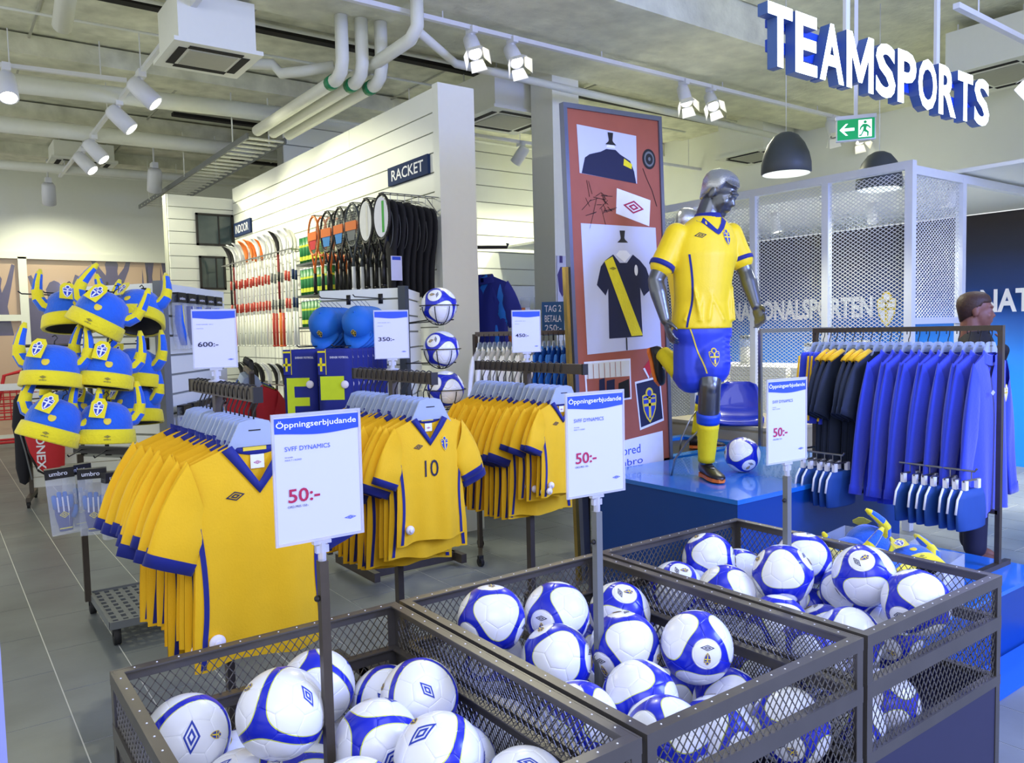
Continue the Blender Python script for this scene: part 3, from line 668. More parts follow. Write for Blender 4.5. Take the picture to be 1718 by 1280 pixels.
def toward(i, k): a, b = V(TET[i]), V(TET[(i+1) % 4]); return a*(1-k)-b*k
for bi, (top, low) in enumerate(BALLS):
    order = sorted(range(len(top)), key=lambda i: (round(top[i][1]*2.2), top[i][0]))
    rows = {}
    for i in order: rows.setdefault(round(top[i][1]*2.2), []).append(i)
    rk = sorted(rows)
    for ri, r in enumerate(rk):
        for ci, i in enumerate(rows[r]):
            rn = 'nearest' if ri == 0 else ('rearmost' if ri == len(rk)-1 else ORD[ri]+' nearest')
            lb = '%s football, %s from left in the %s row of the %s bin' % ('narrow-banded' if bi == 0 else 'round-panelled', ORD[ci], rn, WHERE[bi])
            loc = i % 4; k_ = (.25, .55, .4, .7, .15)[i % 5]
            football(top[i], lb, 'B' if bi == 0 else 'A', aim(top[i], None, toward(loc, k_), i*1.7), 'footballs in the %s bin' % WHERE[bi])
    for p in low: football(p, '%s football buried under the heap of the %s mesh bin' % ('narrow-banded white' if bi == 0 else 'blue and white', WHERE[bi]), 'B' if bi == 0 else 'A', None, 'buried footballs of the %s bin' % WHERE[bi], False)
# ================================================================== PRICE SIGNS
def sign_shapes(W, H, price, offer):
    s = []
    N_ = 16; wave = [(W*(1-i/N_), H*(.855+.014*math.sin(i/N_*PI*1.6+2.4))) for i in range(N_+1)]
    s.append(poly([(0, H*.985), (W*.0, H*.87)][:1]+wave[::-1][0:1]+wave[::-1][1:]+[(W, H*.985)], 1, 1))
    if offer:
        s += [txt('Öppningserbjudande', W*.02, H*.895, W*.95, H*.07, .012, 0, 2), txt('SVFF DYNAMICS', W*.11, H*.725, W*.53, H*.036, 0, 1, 2), txt('Företräde', W*.11, H*.672, W*.09, H*.011, 0, 3, 2), txt('MAX 7 / KUND', W*.11, H*.648, W*.19, H*.013, 0, 1, 2),
              txt('50:-', W*.13, H*.315, W*.37, H*.11, .015, 2, 2), txt('ORD.PRIS 150:-', W*.12, H*.275, W*.24, H*.018, 0, 3, 2)]
    else:
        s += [txt('SVFF HOME  2011', W*.09, H*.745, W*.38, H*.014, 0, 1, 2), txt('MATCH', W*.09, H*.675, W*.15, H*.012, 0, 1, 2), txt(price, W*.10, H*.36, W*.48, H*.085, .012, 3, 2)]
    s += diamond(W*.86, H*.13, W*.15, H*.03, 1, 2)
    return s
def price_sign(loc, rz, W, H, z_c, z_base, price, label, offer, base_fn=None):
    t = thing('price_sign', label, 'sign', (loc[0], loc[1], z_base), (0, 0, rz), 'price signs with blue header'); zc = z_c-z_base
    g = G(); g.bb((-W/2, -.001, zc-H/2), (W/2, .001, zc+H/2)); c = part(g, 'card', m_sign, t)
    g = G(); g.shapes(sign_shapes(W, H, price, offer), plane_map((-W/2, -.0014, zc-H/2), (1, 0, 0), (0, 0, 1)), .0007); pass
    PM = [m_printw, m_signb, m_red, m_navy]; shp = sign_shapes(W, H, price, offer); mp = plane_map((-W/2, -.0014, zc-H/2), (1, 0, 0), (0, 0, 1))
    names = ['header_band', 'header_lettering', 'product_lettering', 'small_lettering', 'small_lettering', 'price_lettering', 'small_lettering'] if offer else ['header_band', 'small_lettering', 'small_lettering', 'price_lettering']
    for nm_, s1 in zip(names, shp): g = G(); g.shapes([s1], mp, .0007); part(g, nm_, PM, c)
    g = G(); g.shapes(shp[len(names):], mp, .0007); part(g, 'diamond_logo', PM, c)
    g = G(); b = .006 if W > .18 else .004; e = .003
    for x in (-1, 1): g.bb((x*W/2, -e, zc-H/2-b), (x*(W/2+b), e, zc+H/2+b))
    for z in (-1, 1): g.bb((-W/2, -e, zc+z*H/2), (W/2, e, zc+z*(H/2+b)))
    part(g, 'clear_frame', m_clear, t)
    g = G(); g.bb((-.022, -.008, zc-H/2-b-.008), (.022, .008, zc-H/2-b)); g.tube([(0, 0, zc-H/2-b-.005), (0, 0, zc-H/2-b-.06)], .010, 10); g.bb((-.016, -.006, zc-H/2-b-.03), (.016, .006, zc-H/2-b-.012)); part(g, 'clip', m_clear, t)
    zt = zc-H/2-b-.05
    if z_base < 1:
        g = G(); g.bb((-.011, -.011, .0), (.011, .011, zt)); part(g, 'pole', m_grey if loc[0] > 1 else m_rack, t)
        g = G(); g.ball((-.016, 0, zt-.09), .008, 0, 10, 6); part(g, 'thumb_screw', m_black, t)
    else:
        g = G(); g.lathe([(0, 0), (.03, 0), (.03, .006), (.008, .010), (.008, max(.012, zt)), (0, max(.012, zt))], 16); part(g, 'stem_foot', m_clear, t, True)
    return t
price_sign((.735, 1.79), 0.0, .210, .297, 1.265, .25, '', 'white price card on a pole in the left bin, blue header, 50:- in red', True)
price_sign((1.580, 1.745), -.05, .210, .297, 1.262, .25, '', 'price card with red 50:- standing on a pole in the middle bin', True)
price_sign((2.52, 1.745), -.06, .210, .297, 1.250, .25, '', 'price card with red 50:- on a pole in the right bin beside the podium', True)
RACKS = [(.86, 2.58, 3.36, 3.03, '600:-', 'left'), (1.68, 2.84, 3.59, 3.20, '350:-', 'middle'), (2.50, 2.83, 3.74, 3.28, '450:-', 'right')]
for (x, y0, y1, yp, pr, nm), rz in zip(RACKS, (-.30, -.34, -.34)):
    price_sign((x, yp), rz, .148, .210, 1.595, 1.435, pr, 'small price card reading %s clipped on top of the %s jersey rack' % (pr, nm), False)
# ================================================================== JERSEY RACKS
def castor(g, x, y):
    g.tube([(x-.012, y, .03), (x+.012, y, .03)], .030, 14); g.bb((x-.018, y-.012, .03), (x+.018, y+.012, .075))
def make_rack(x, y0, y1, yp, nm):
    t = thing('clothes_rack', '%s steel clothes rail on one post, hung with yellow jerseys' % nm, 'clothes rack', (x, yp, 0), group='jersey racks')
    g = G(); g.bb((-.014, y0-yp, 1.385), (.014, y1-yp, 1.433)); part(g, 'rail', m_rack, t)
    g = G()
    for y in (y0-yp, y1-yp): g.bb((-.016, y-.006, 1.383), (.016, y+.006, 1.435))
    part(g, 'rail_end_cap', m_black, t)
    g = G(); g.bb((-.014, -.018, .09), (.014, .018, 1.385)); part(g, 'post', m_rack, t)
    g = G(); g.bb((-.20, -.03, .075), (.20, .03, .105)); g.bb((-.20, -.30, .075), (-.17, .30, .105)); g.bb((.17, -.30, .075), (.20, .30, .105)); part(g, 'base', m_rack, t)
    for a in (-.185, .185):
        for b in (-.28, .28):
            g = G(); castor(g, a, b); part(g, 'castor', m_rubber, t)
for r in RACKS: make_rack(r[0], r[1], r[2], r[3], r[5])
# -------------------------------------------------- hanger
def hanger_mesh():
    g = G(); P_ = [(-.108, -.085), (-.09, -.055), (-.062, .0), (-.050, .026), (-.02, .034), (.02, .034), (.050, .026), (.062, .0), (.09, -.055), (.108, -.085), (.10, -.092), (.06, -.055), (-.06, -.055), (-.10, -.092)]
    g.prism(P_, .008, (0, .004, 0), (1, 0, 0), (0, 0, 1)); b = g.mesh('hanger_body', m_hang)
    g = G(); g.bb((-.020, -.0052, -.004), (.020, -.0042, .0)); sl = g.mesh('slot', m_black)
    g = G(); pts = [(0, 0, .02), (0, 0, .055), (.016, 0, .088), (.020, 0, .118)]+[(.020*math.cos(a), 0, .118+.044*0+.030*math.sin(a)+.0) for a in [.5, 1.0, 1.57, 2.2, 2.8, 3.14]]+[(-.02, 0, .10)]
    g.tube([(p[0], p[1], p[2]*1.0) for p in pts], .0028, 6); return b, sl, g.mesh('hook', m_black, True)
HB, HS, HH = hanger_mesh()
def hanger(loc, rz, label, group):
    t = thing('clothes_hanger', label, 'hanger', loc, (0, 0, rz), group); put(HB, 'hanger_body', t); put(HS, 'slot', t); put(HH, 'hook', t); return t
# -------------------------------------------------- jersey
def jersey_geo(seed=0, T=.020, sleeve=(.40, -.92), long=False, body_m=0, hem=-.70, vneck=.125, wide=1.0):
    rnd = random.Random(seed); ph = [rnd.uniform(0, 6.28) for _ in range(6)]
    A = .017
    def hw(z): return wide*(.212+.012*min(1, max(0, (-z-.1)/.5))-.010*math.sin(min(1, max(0, -z/.6))*PI))
    def fold(u, v): return A*v*(math.sin(u*5.2+ph[0]+1.2*v)*.6+math.sin(u*9.5+ph[1]-v*1.5)*.4)
    def thick(u, v): return T*(max(0, 1-abs(u)**3))**.6*min(1, .22+v*3.2)
    def ztop(x, front):
        a = abs(x); nk = .082
        if a < nk: return -.004-(vneck if front else .018)*(1-a/nk)**(1.0 if front else .8)
        return -.004-(a-nk)*.40
    us = [-1+2*i/28 for i in range(29)]; vs_ = [0, .03, .07, .12, .2, .3, .42, .55, .68, .8, .9, .97, 1.0]
    def surf(u, v, front):
        x = u*hw(-.05); zt = ztop(x, front); z = zt+(hem-zt)*v+.008*v*math.sin(u*4+ph[2]); x = u*hw(z)
        if v > .55: x += .006*math.sin(v*9+ph[3])*(v-.55)
        y = -(thick(u, v)+fold(u, v)) if front else thick(u, v)-fold(u*.9, v)*.8+.0
        return V((x, y, z))
    g = G()
    for front in (True, False):
        b = len(g.v); g.add([surf(u, v, front) for v in vs_ for u in us], [])
        for j in range(len(vs_)-1):
            for i in range(28): g.f.append([b+j*29+i, b+j*29+i+1, b+(j+1)*29+i+1, b+(j+1)*29+i]); g.m.append(0)
    def fmap(dz=0):
        def f(a, b_, l):
            x = a; u = max(-1, min(1, x/hw(b_))); zt = ztop(u*hw(-.05), True); v = (b_-zt)/(hem-zt); v = max(.02, min(1, v)); p = surf(u, v, True); return V((p.x, p.y-.0018-l, p.z))
        return f
    sl = []
    for s in (-1, 1):
        dx, dz = sleeve; L_ = .245 if not long else .60
        d = V((dx*s, 0, dz)).normalized(); n0 = 7 if not long else 14; rings = []
        c0 = V((s*.190*wide, 0, -.140)); 
        for i in range(n0+1):
            f = i/n0; c = c0+d*(L_*f); pa = V((s*.25, 0, .97)).lerp(V((s*-d.z*1, 0, s*d.x)) if False else V((-d.z*s if s > 0 else d.z, 0, abs(d.x))), min(1, f*1.6)).normalized()
            ha = (.100+(.072-.100)*f) if not long else (.100+(.045-.100)*min(1, f*1.15)); th = T*.95+.004*math.sin(f*7+ph[4])
            rings.append([c+pa*(ha*math.cos(q))+V((0, 1, 0))*(th*math.sin(q)+.004*math.sin(3*q+f*5+ph[5])) for q in [2*PI*k/16 for k in range(16)]])
        g.loft(rings, 0, cap=False)
        e = rings[-1]; c = sum(e, V((0, 0, 0)))/16; ex = lambda p, a: p+(p-c).normalized()*a; r2 = rings[-2]; c2 = sum(r2, V((0, 0, 0)))/16; k1 = [p+(p-c2).normalized()*.004 for p in r2]; k2 = [ex(p, .0045)+d*.004 for p in e]; k3 = [ex(p, -.003)+d*.004 for p in e]
        q = G(); q.loft([k1, k2, k3, [c+(p-c)*.9-d*.03 for p in e]], 0, cap=False); sl.append(q)
    return g, sl, fmap(), surf, hw, ztop
def make_jersey(label, sc=1.0, number=False, seed=0, tags=0, logo=True, body=None, trim=None, rich=True, group=None, stripes=True):
    body = body or m_yel; trim = trim or m_blue
    t = thing('football_jersey', label, 'jersey', group=group); t.scale = (sc, sc, sc)
    g, cuffs, fm, surf, hw, ztop = jersey_geo(seed)
    part(g, 'cloth_body', body, t, True)
    for q in cuffs: part(q, 'cuff', trim, t, True)
    g = G(); nk = .082; wd = .026      # V collar band, front and back
    N_ = 14; inn = []; out = []
    for i in range(N_+1):
        f = -1+2*i/N_; x = nk*f; z = -.004-.125*(1-abs(f)); inn.append((x, z))
        out.append((x*1.40, z-.036*(1-abs(f)*.55)))
    def fr(p, d): 
        q = fm(p[0], min(p[1], -.006), 0); return V((p[0], q.y-d, p[1]))
    r = []
    for i in range(N_+1): r.append([fr(inn[i], .0), fr(inn[i], .006), fr(out[i], .005), fr(out[i], -.001)])
    g.loft(r, 0, cap=True)
    r = []
    for i in range(N_+1):
        f = -1+2*i/N_; x = nk*f*1.05; z = .006-.020*(1-abs(f)**2); r.append([V((x, .010, z)), V((x, .002, z+.004)), V((x, .001, z-.026)), V((x, .012, z-.03))])
    g.loft(r, 0, cap=True); part(g, 'collar', trim, t, True)
    if rich:
        g = G(); g.bb((-.022, .002, -.085), (.022, .0035, -.040)); lb = part(g, 'neck_label', m_printw, t); g = G(); g.shapes(diamond(0, 0, .026, .012, 0, 1), plane_map((0, .0018, -.066), (1, 0, 0), (0, 0, 1))); part(g, 'label_print', m_red, lb)
        g = G(); g.bb((-.045, -.001, -.026), (.03, .001, -.014)); part(g, 'neck_tape', m_cresty, t)
    if stripes:
        for s in (-1, 1):
            g = G(); st = []
            for i in range(15):
                f = i/14; z = -.25+f*(-.69+.25); xx = s*(hw(z)-.010-.022*math.sin(f*PI*.8)); st.append((xx, z))
            L_ = [(x-.008, z) for x, z in st]; R_ = [(x+.008, z) for x, z in st]
            g.shapes([(L_+R_, [(i, i+1, 15+i+1, 15+i) for i in range(14)], 0, 1)], fm, .001)
            part(g, 'side_stripe', trim, t)
    if logo:
        g = G(); g.shapes(diamond(-.080, -.165, .062, .030, 0, 1, .12), fm, .0008); part(g, 'chest_logo', m_navy, t)
        g = G(); g.shapes(crest(.085, -.155, .078, 1, 0, 1), fm, .0008); part(g, 'chest_crest', [m_cresty, m_crestb], t)
    if number:
        g = G(); g.shapes([txt('10', -.045, -.34, .085, .095, 0, 0, 1)], fm, .0012); part(g, 'chest_number', m_navy, t)
    for k in range(tags):
        x, z = ((-.160, -.615), (-.185, -.655), (-.20, -.58))[k]; q = fm(x, z, 0); g = G(); g.ball((x, q.y-.016, z), (.026, .014, .026), 0, 16, 10); g.ball((x, q.y-.031, z), (.012, .003, .012), 0, 10, 6); part(g, 'security_tag', m_tag, t, True)
    return t
ZN = 1.257
protos = {}
def hang_row(ri, n, step, sizes, nums, tags, y_first):
    x, y0, y1, yp, pr, nm = RACKS[ri]; rnd = random.Random(40+ri)
    for k in range(n):
        key = (k % 3, nums(k), tags(k), k == 0); y = y_first+step*k; rz = rnd.uniform(-.06, .05) if k == 0 else rnd.uniform(-.16, .12)
        lb = '%s yellow jersey from the front of the %s jersey rack%s' % (ORD[k], nm, ', number 10' if nums(k) and k == 0 else (', collar facing out' if k == 0 else ''))
        if key not in protos: protos[key] = j = make_jersey(lb, 1, nums(k), k % 3, tags(k), k < 3, rich=(k == 0), group='yellow jerseys on the racks')
        else: j = dup(protos[key], label=lb)
        j.location = (x+rnd.uniform(-.014, .010)-(.0018*k if ri == 0 else 0), y, ZN+rnd.uniform(-.008, .006)); j.rotation_euler = (0, 0, rz); sc = sizes(k)*rnd.uniform(.97, 1.04); j.scale = (sc if sc > .9 else sc*1.0, .9, sc)
        hanger((x, y, ZN+.035), rz, '%s frosted hanger from the front on the %s jersey rack' % (ORD[k], nm), 'clear plastic hangers')
hang_row(0, 14, .050, lambda k: 1.0 if k % 5 else 1.04, lambda k: False, lambda k: 1 if k == 0 else (2 if k in (2, 3) else 0), 2.63)
hang_row(1, 14, .050, lambda k: .72 if k == 0 else (.86 if k < 4 else .94), lambda k: k == 0, lambda k: 1 if k == 0 else 0, 2.88)
hang_row(2, 15, .050, lambda k: .66 if k == 0 else (.70 if k < 4 else .88), lambda k: False, lambda k: 2 if k in (0, 1) else (1 if k in (2, 3) else 0), 2.99)
# ================================================================== DISPLAY TOWERS (slatted V-shaped stands on castors)
def tower(P0, P1, P2, label, mpost, ztop=1.905, zbot=.93, base=True):
    P0, P1, P2 = V((*P0, 0)), V((*P1, 0)), V((*P2, 0))
    t = thing('display_tower', label, 'display stand', P1); A = P0-P1; B = P2-P1
    for D, nm in ((A, -1), (B, 1)):
        L_ = D.length; d = D/L_; n = V((d.y, -d.x, 0))*(1 if nm < 0 else -1)
        n = n if n.dot(V((-.3, -1, 0))) > 0 else -n
        g = G(); a = d*.03; b = d*L_; g.bar(V((a.x, a.y, (ztop+zbot)/2))-n*.014, V((b.x, b.y, (ztop+zbot)/2))-n*.014, .01, ztop-zbot-.01); part(g, 'backboard', m_groove, t)
        k = 0; z = ztop
        while z > zbot+.05:
            hh = .075 if k == 0 else .108
            g = G(); g.bar(V((a.x, a.y, z-hh/2)), V((b.x, b.y, z-hh/2)), .018, hh-.012); part(g, 'slat', m_plank, t); z -= hh; k += 1
    g = G(); g.bb((-.026, -.026, .10), (.026, .026, ztop+.005)); part(g, 'corner_post', mpost, t, rot=(0, 0, .6))
    for D in (A, B):
        g = G(); q = D*1.0; g.bb((q.x-.016, q.y-.016, .09), (q.x+.016, q.y+.016, zbot+.02)); part(g, 'leg', m_rack, t)
    return t
H0 = ((.672, 5.127), (1.03, 4.60), (1.60, 5.42))
tw = tower(*H0, 'white slatted display tower carrying blue and yellow horned hats', m_grey)
g = G()
bx0, bx1, by0, by1 = .70-1.03, 1.40-1.03, 4.55-4.60, 5.19-4.60
for k in range(10): y = by0+(by1-by0)*k/9; g.bb((bx0, y-.014, .10), (bx1, y+.014, .115))
for k in range(15): x = bx0+(bx1-bx0)*k/14; g.bb((x-.012, by0, .10), (x+.012, by1, .1148))
for a, b in (((bx0-.01, by0-.015, .085), (bx1+.01, by0, .125)), ((bx0-.01, by1, .085), (bx1+.01, by1+.015, .125)), ((bx0-.015, by0, .085), (bx0, by1, .125)), ((bx1, by0, .085), (bx1+.015, by1, .125))): g.bb(a, b)
part(g, 'perforated_base', m_grey, tw)
for x, y in ((bx0+.02, by0+.0), (bx0+.0, by1-.02), (bx1-.02, by0+.02), (bx1-.02, by1-.02)):
    g = G(); g.tube([(x-.016, y, .042), (x+.016, y, .042)], .042, 16); g.bb((x-.02, y-.012, .05), (x+.02, y+.012, .088)); part(g, 'castor', m_rubber, tw, True)
nA = V((-.826, -.562, 0)); dA = V((-.562, .827, 0))
def rod(par, base, n, L_, z, r=.0035, plate=True):
    g = G(); b = V((base[0], base[1], z)); e = b+n*L_; g.tube([b, e, e+n*.02+V((0, 0, .012))], r, 8)
    if plate: g.bar(b+n*.012+V((0, 0, -.035)), b+n*.012+V((0, 0, .03)), .032, .006, 0, n)
    part(g, 'hook_rod', m_black, par, True)
for z in (1.845, 1.575, 1.30):
    for q, L_ in ((.10, .40), (.36, .40), (.52, .40)): rod(tw, (dA.x*q, dA.y*q), nA, L_, z)
rod(tw, (dA.x*.60, dA.y*.60), V((-.35, -.93, 0)), .34, .985); rod(tw, (dA.x*.42, dA.y*.42), V((-.35, -.93, 0)), .34, .985); rod(tw, (dA.x*.24, dA.y*.24), V((-.35, -.93, 0)), .34, .985)
g = G(); g.bar((dA.x*.02-.03, dA.y*.02-.03, .985), (dA.x*.63-.03, dA.y*.63-.03, .985), .03, .04); part(g, 'hook_bar', m_black, tw)
C0 = ((2.158, 5.115), (2.513, 4.607), (2.956, 5.186))
tc_ = tower(*C0, 'white slatted display tower with blue caps, scarves and caged footballs', m_pend, 1.90, .62)
for q in (.16, .40): rod(tc_, (dA.x*q, dA.y*q), nA, .34, 1.83)
for q in (.16, .40): rod(tc_, (dA.x*q, dA.y*q), nA, .60, 1.53)
g = G()
for x in (-.3, .35): g.bb((x-.02, -.1, .03), (x+.02, .5, .09))
g.bb((-.3, .0, .03), (.35, .05, .09)); part(g, 'base', m_rack, tc_)
# -------------------------------------------------- horned hats
def make_hat(label):
    t = thing('horned_hat', label, 'hat', group='horned supporter hats')
    g = G(); g.lathe([(.120, -.012), (.126, .03), (.118, .075), (.094, .115), (.055, .138), (.0, .146)], 28); part(g, 'crown', m_hatb, t, True)
    g = G(); g.lathe([(.122, -.066), (.139, -.068), (.143, -.060), (.139, -.02), (.135, .002), (.127, .006), (.118, -.005)], 28); bd = part(g, 'brim', m_haty, t, True)
    g = G(); g.shapes(diamond(0, 0, .030, .014, 0, 1)+[txt('umbro', -.016, -.018, .032, .008, .01, 0, 1)], lambda a, b, l: V((a, -math.sqrt(.1435**2-a*a)-l-.001, b-.03))); part(g, 'brim_print', m_navy, bd)
    g = G(); g.lathe([(.126, -.061), (.110, -.02), (.0, .02)], 28); part(g, 'lining', m_black, t, True)
    for s in (-1, 1):
        pts = [(s*.095, 0, .045), (s*.128, 0, .055), (s*.150, 0, .088), (s*.155, 0, .135), (s*.150, 0, .180), (s*.142, 0, .222), (s*.136, 0, .250)]; rs = [.034, .034, .031, .027, .023, .018, .009]
        G0 = G(); u = None; rings = []
        for i, p in enumerate(pts):
            a = V(pts[max(0, i-1)]); b = V(pts[min(len(pts)-1, i+1)]); tt = (b-a).normalized(); w_ = V((0, 1, 0)); uu = tt.cross(w_).normalized()
            rings.append([V(p)+uu*(rs[i]*math.cos(q))+w_*(rs[i]*math.sin(q)) for q in [2*PI*k/14 for k in range(14)]])
        b0 = len(G0.v); G0.add([p for r in rings for p in r], [])
        for i in range(len(rings)-1):
            for k in range(14):
                G0.f.append([b0+i*14+k, b0+i*14+(k+1) % 14, b0+(i+1)*14+(k+1) % 14, b0+(i+1)*14+k]); G0.m.append(1 if (k in (3, 4, 10, 11) or i in (2, 5)) else 0)
        G0.f.append([b0+6*14+k for k in range(14)]); G0.m.append(1)
        part(G0, 'horn', [m_hatb, m_haty], t, True)
    g = G(); g.ball((0, 0, 0), (.018, .004, .022), 0, 16, 8); part(g, 'crown_badge', m_cresty, t, loc=(.0, -.121, .048), rot=(-.35, 0, 0))
    g = G(); g.prism([(-.035, -.05), (.035, -.05), (.036, .03), (.02, .055), (-.02, .055), (-.036, .03)], .002); tg = part(g, 'hang_tag', m_haty, t, loc=(-.04, -.118, .108), rot=(-.42, .1, -.2))
    g = G(); g.shapes(crest(0, 0, .075, 1, 0, 1), plane_map((0, -.0030, 0), (1, 0, 0), (0, 0, 1)), .0006); part(g, 'tag_print', [m_printw, m_crestb], tg)
    g = G(); g.tube([(0, .0, .128), (0, 0, .165), (.012, 0, .18), (0, 0, .195), (-.012, 0, .185)], .003, 8); part(g, 'hook', m_black, t, True)
    return t
HATS = [((.66, 4.18, 1.70), (-.12, .50, -.2), 'horned hat tilted to the right, front of the top rod'), ((.58, 4.46, 1.715), (-.2, .06, .25), 'horned hat half hidden behind the tilted one on the top rod'), ((.885, 4.44, 1.72), (-.45, -.12, -.55), 'horned hat showing its black lining at the right of the top rod'),
        ((.45, 4.14, 1.45), (-.16, .08, -.25), 'leftmost horned hat on the middle rods with a yellow tag'), ((.67, 4.16, 1.435), (-.10, .17, .1), 'horned hat in the centre of the middle rods'), ((.845, 4.40, 1.42), (-.15, .04, -.6), 'horned hat nearest the grey corner post on the middle rods'),
        ((.43, 4.09, 1.21), (-.14, .36, -.1), 'leftmost horned hat on the bottom rods, tilted with a tag'), ((.65, 4.10, 1.18), (-.08, .07, .05), 'horned hat in the centre of the bottom rods'), ((.845, 4.42, 1.23), (-.15, -.1, -.7), 'horned hat nearest the grey corner post on the bottom rods'), ((.56, 4.44, 1.23), (-.1, .25, .4), 'horned hat peeping out between the two bottom rod hats')]
h0 = None
for p, (rx, ry, rz), lb in HATS:
    lb = 'blue and yellow '+lb; yaw = -math.atan2(p[0], p[1])+rz
    if h0 is None: h0 = h = make_hat(lb)
    else: h = dup(h0, label=lb)
    h.location = p; h.rotation_euler = (Matrix.Rotation(yaw, 3, 'Z') @ Matrix.Rotation(rx, 3, 'X') @ Matrix.Rotation(ry, 3, 'Y')).to_euler(); h.scale = (.92, .92, .92)
# -------------------------------------------------- goalkeeper gloves in clear bags
def make_glovebag(label):
    t = thing('glove_pack', label, 'gloves', group='bagged goalkeeper gloves')
    g = G(); g.bb((-.065, -.022, -.20), (.065, .022, .105)); part(g, 'clear_bag', m_bag, t)
    g = G(); g.bb((-.065, -.024, .085), (.065, .024, .135)); hc = part(g, 'header_card', m_black, t)
    g = G(); g.shapes([txt('umbro', -.045, .10, .08, .022, .01, 0, 1)], plane_map((0, -.0245, 0), (1, 0, 0), (0, 0, 1))); part(g, 'card_print', m_printw, hc)
    g = G(); g.loft([[V((.04*math.cos(q)*w_, .014*math.sin(q), z)) for q in [2*PI*k/14 for k in range(14)]] for z, w_ in ((-.185, .75), (-.16, .8), (-.13, .95), (-.09, 1.05), (-.06, 1.0))], 0); gl = part(g, 'glove', m_blue, t, True)
    g = G()
    for k, (x, L_) in enumerate(((-.034, .055), (-.012, .07), (.011, .068), (.033, .05))): g.tube([(x, 0, -.07), (x*1.08, 0, -.06+L_*.5), (x*1.12, 0, -.06+L_), (x*1.12, 0, -.055+L_)], [.012, .0125, .011, .006], 10)
    g.tube([(.036, 0, -.12), (.052, -.004, -.09), (.056, -.004, -.06)], [.014, .013, .008], 10); part(g, 'fingers', [m_skyb], gl, True)
    g = G(); g.shapes(diamond(0, -.10, .045, .035, 0, 1)+[rect(-.028, -.172, .028, -.166, 0, 1)], plane_map((0, -.0165, 0), (1, 0, 0), (0, 0, 1)), .001); part(g, 'glove_print', m_haty, gl)
    g = G(); 
    for x in (-.023, 0, .022): g.bb((x-.0035, -.015, -.085), (x+.0035, -.0125, -.01))
    part(g, 'finger_gap', m_printw, gl)
    g = G(); g.tube([(.005, .016, -.17), (.01, .018, -.08), (.012, .018, 0)], [.03, .034, .02], 10, sq=.3); part(g, 'second_glove', m_white, t, True)
    return t
gb = None
for k, (x, y, z, rz) in enumerate(((.505, 4.535, .83, -.1), (.585, 4.60, .83, .25), (.635, 4.47, .82, -.2), (.73, 4.40, .80, .3), (.80, 4.46, .79, .1))):
    lb = '%s clear bag of blue goalkeeper gloves from the left under the horned hats' % ORD[k]
    if gb is None: gb = b = make_glovebag(lb)
    else: b = dup(gb, label=lb)
    b.location = (x, y, z); b.rotation_euler = (0, .03*(k-2), rz)
# packs on the right face of the hat tower
dB = V((.571, .821, 0)); nB = V((.821, -.571, 0))
def small_pack(label, mats, loc, rz, w_=.10, h=.24, group='clear bags of accessories'):
    t = thing('accessory_pack', label, 'pack', loc, (0, 0, rz), group)
    g = G(); g.bb((-w_/2, -.018, -h), (w_/2, .018, 0)); part(g, 'clear_bag', m_bag, t)
    g = G(); g.bb((-w_/2, -.019, -.045), (w_/2, .019, .01)); hc = part(g, 'header_card', m_black, t)
    g = G(); g.shapes([txt('umbro', -w_*.35, -.03, w_*.7, .016, .01, 0, 1)], plane_map((0, -.0195, 0), (1, 0, 0), (0, 0, 1))); part(g, 'card_print', m_printw, hc)
    g = G(); g.tube([(-.01, 0, -.06), (-.012, 0, -h*.5), (.012, -.002, -h*.72), (.035, -.002, -h*.93)], [.020, .026, .026, .018], 12, sq=.5); part(g, 'folded_sock', mats[0], t, True)
    g = G(); g.tube([(.022, .004, -.06), (.024, .004, -h*.45), (.028, .004, -h*.7)], [.018, .022, .02], 12, sq=.5); part(g, 'second_sock', mats[1], t, True)
    return t
for r_ in range(2):
    for k in range(5):
        q = .10+.15*k; p = V((1.03, 4.60, 0))+dB*q+nB*.06; z = (1.84, 1.22)[r_]
        small_pack('%s clear pack of socks from the corner post, %s row on the hat tower' % (ORD[k], ('upper', 'lower')[r_]), (m_hatb, m_haty) if k % 2 == 0 else (m_blue, m_white), (p.x, p.y, z), .962, .11, .30, 'sock packs on the hat tower')
# -------------------------------------------------- caps
def make_cap(label):
    t = thing('baseball_cap', label, 'cap', group='bright blue caps')
    g = G(); g.lathe([(.090, 0), (.092, .025), (.085, .06), (.062, .092), (.03, .108), (0, .112)], 26); c = part(g, 'crown', m_skyb, t, True, scale=(1, 1.1, 1))
    g = G(); rings = []
    for i in range(9):
        f = i/8; a = -PI/2+(f-.5)*2.3; x0, y0 = .088*math.cos(a), .097*math.sin(a); x1 = .092*math.cos(a)*1.02; y1 = y0-.075*math.cos((f-.5)*2.6); zz = -.018*(2*f-1)**2
        rings.append([V((x0, y0, .006+zz*.2)), V((x1, y1, -.006+zz)), V((x1, y1, -.010+zz)), V((x0, y0, .001+zz*.2))])
    g.loft(rings, 0); part(g, 'visor', m_skyb, t, True)
    g = G(); g.ball((0, 0, .112), .007, 0, 10, 6); part(g, 'top_button', m_skyb, t, True)
    g = G(); g.shapes(crest(0, 0, .05, 1, 0, 1), lambda a, b, l: V((a, -.1015-l+.25*max(0, b), b+.045))); part(g, 'crest_patch', [m_cresty, m_navy], t)
    g = G(); g.tube([(0, .08, .05), (0, .05, .13), (0, .02, .19)], .0015, 6); part(g, 'hook_loop', m_chromew, t)
    return t
cp0 = None
P1c = V((2.513, 4.607, 0))
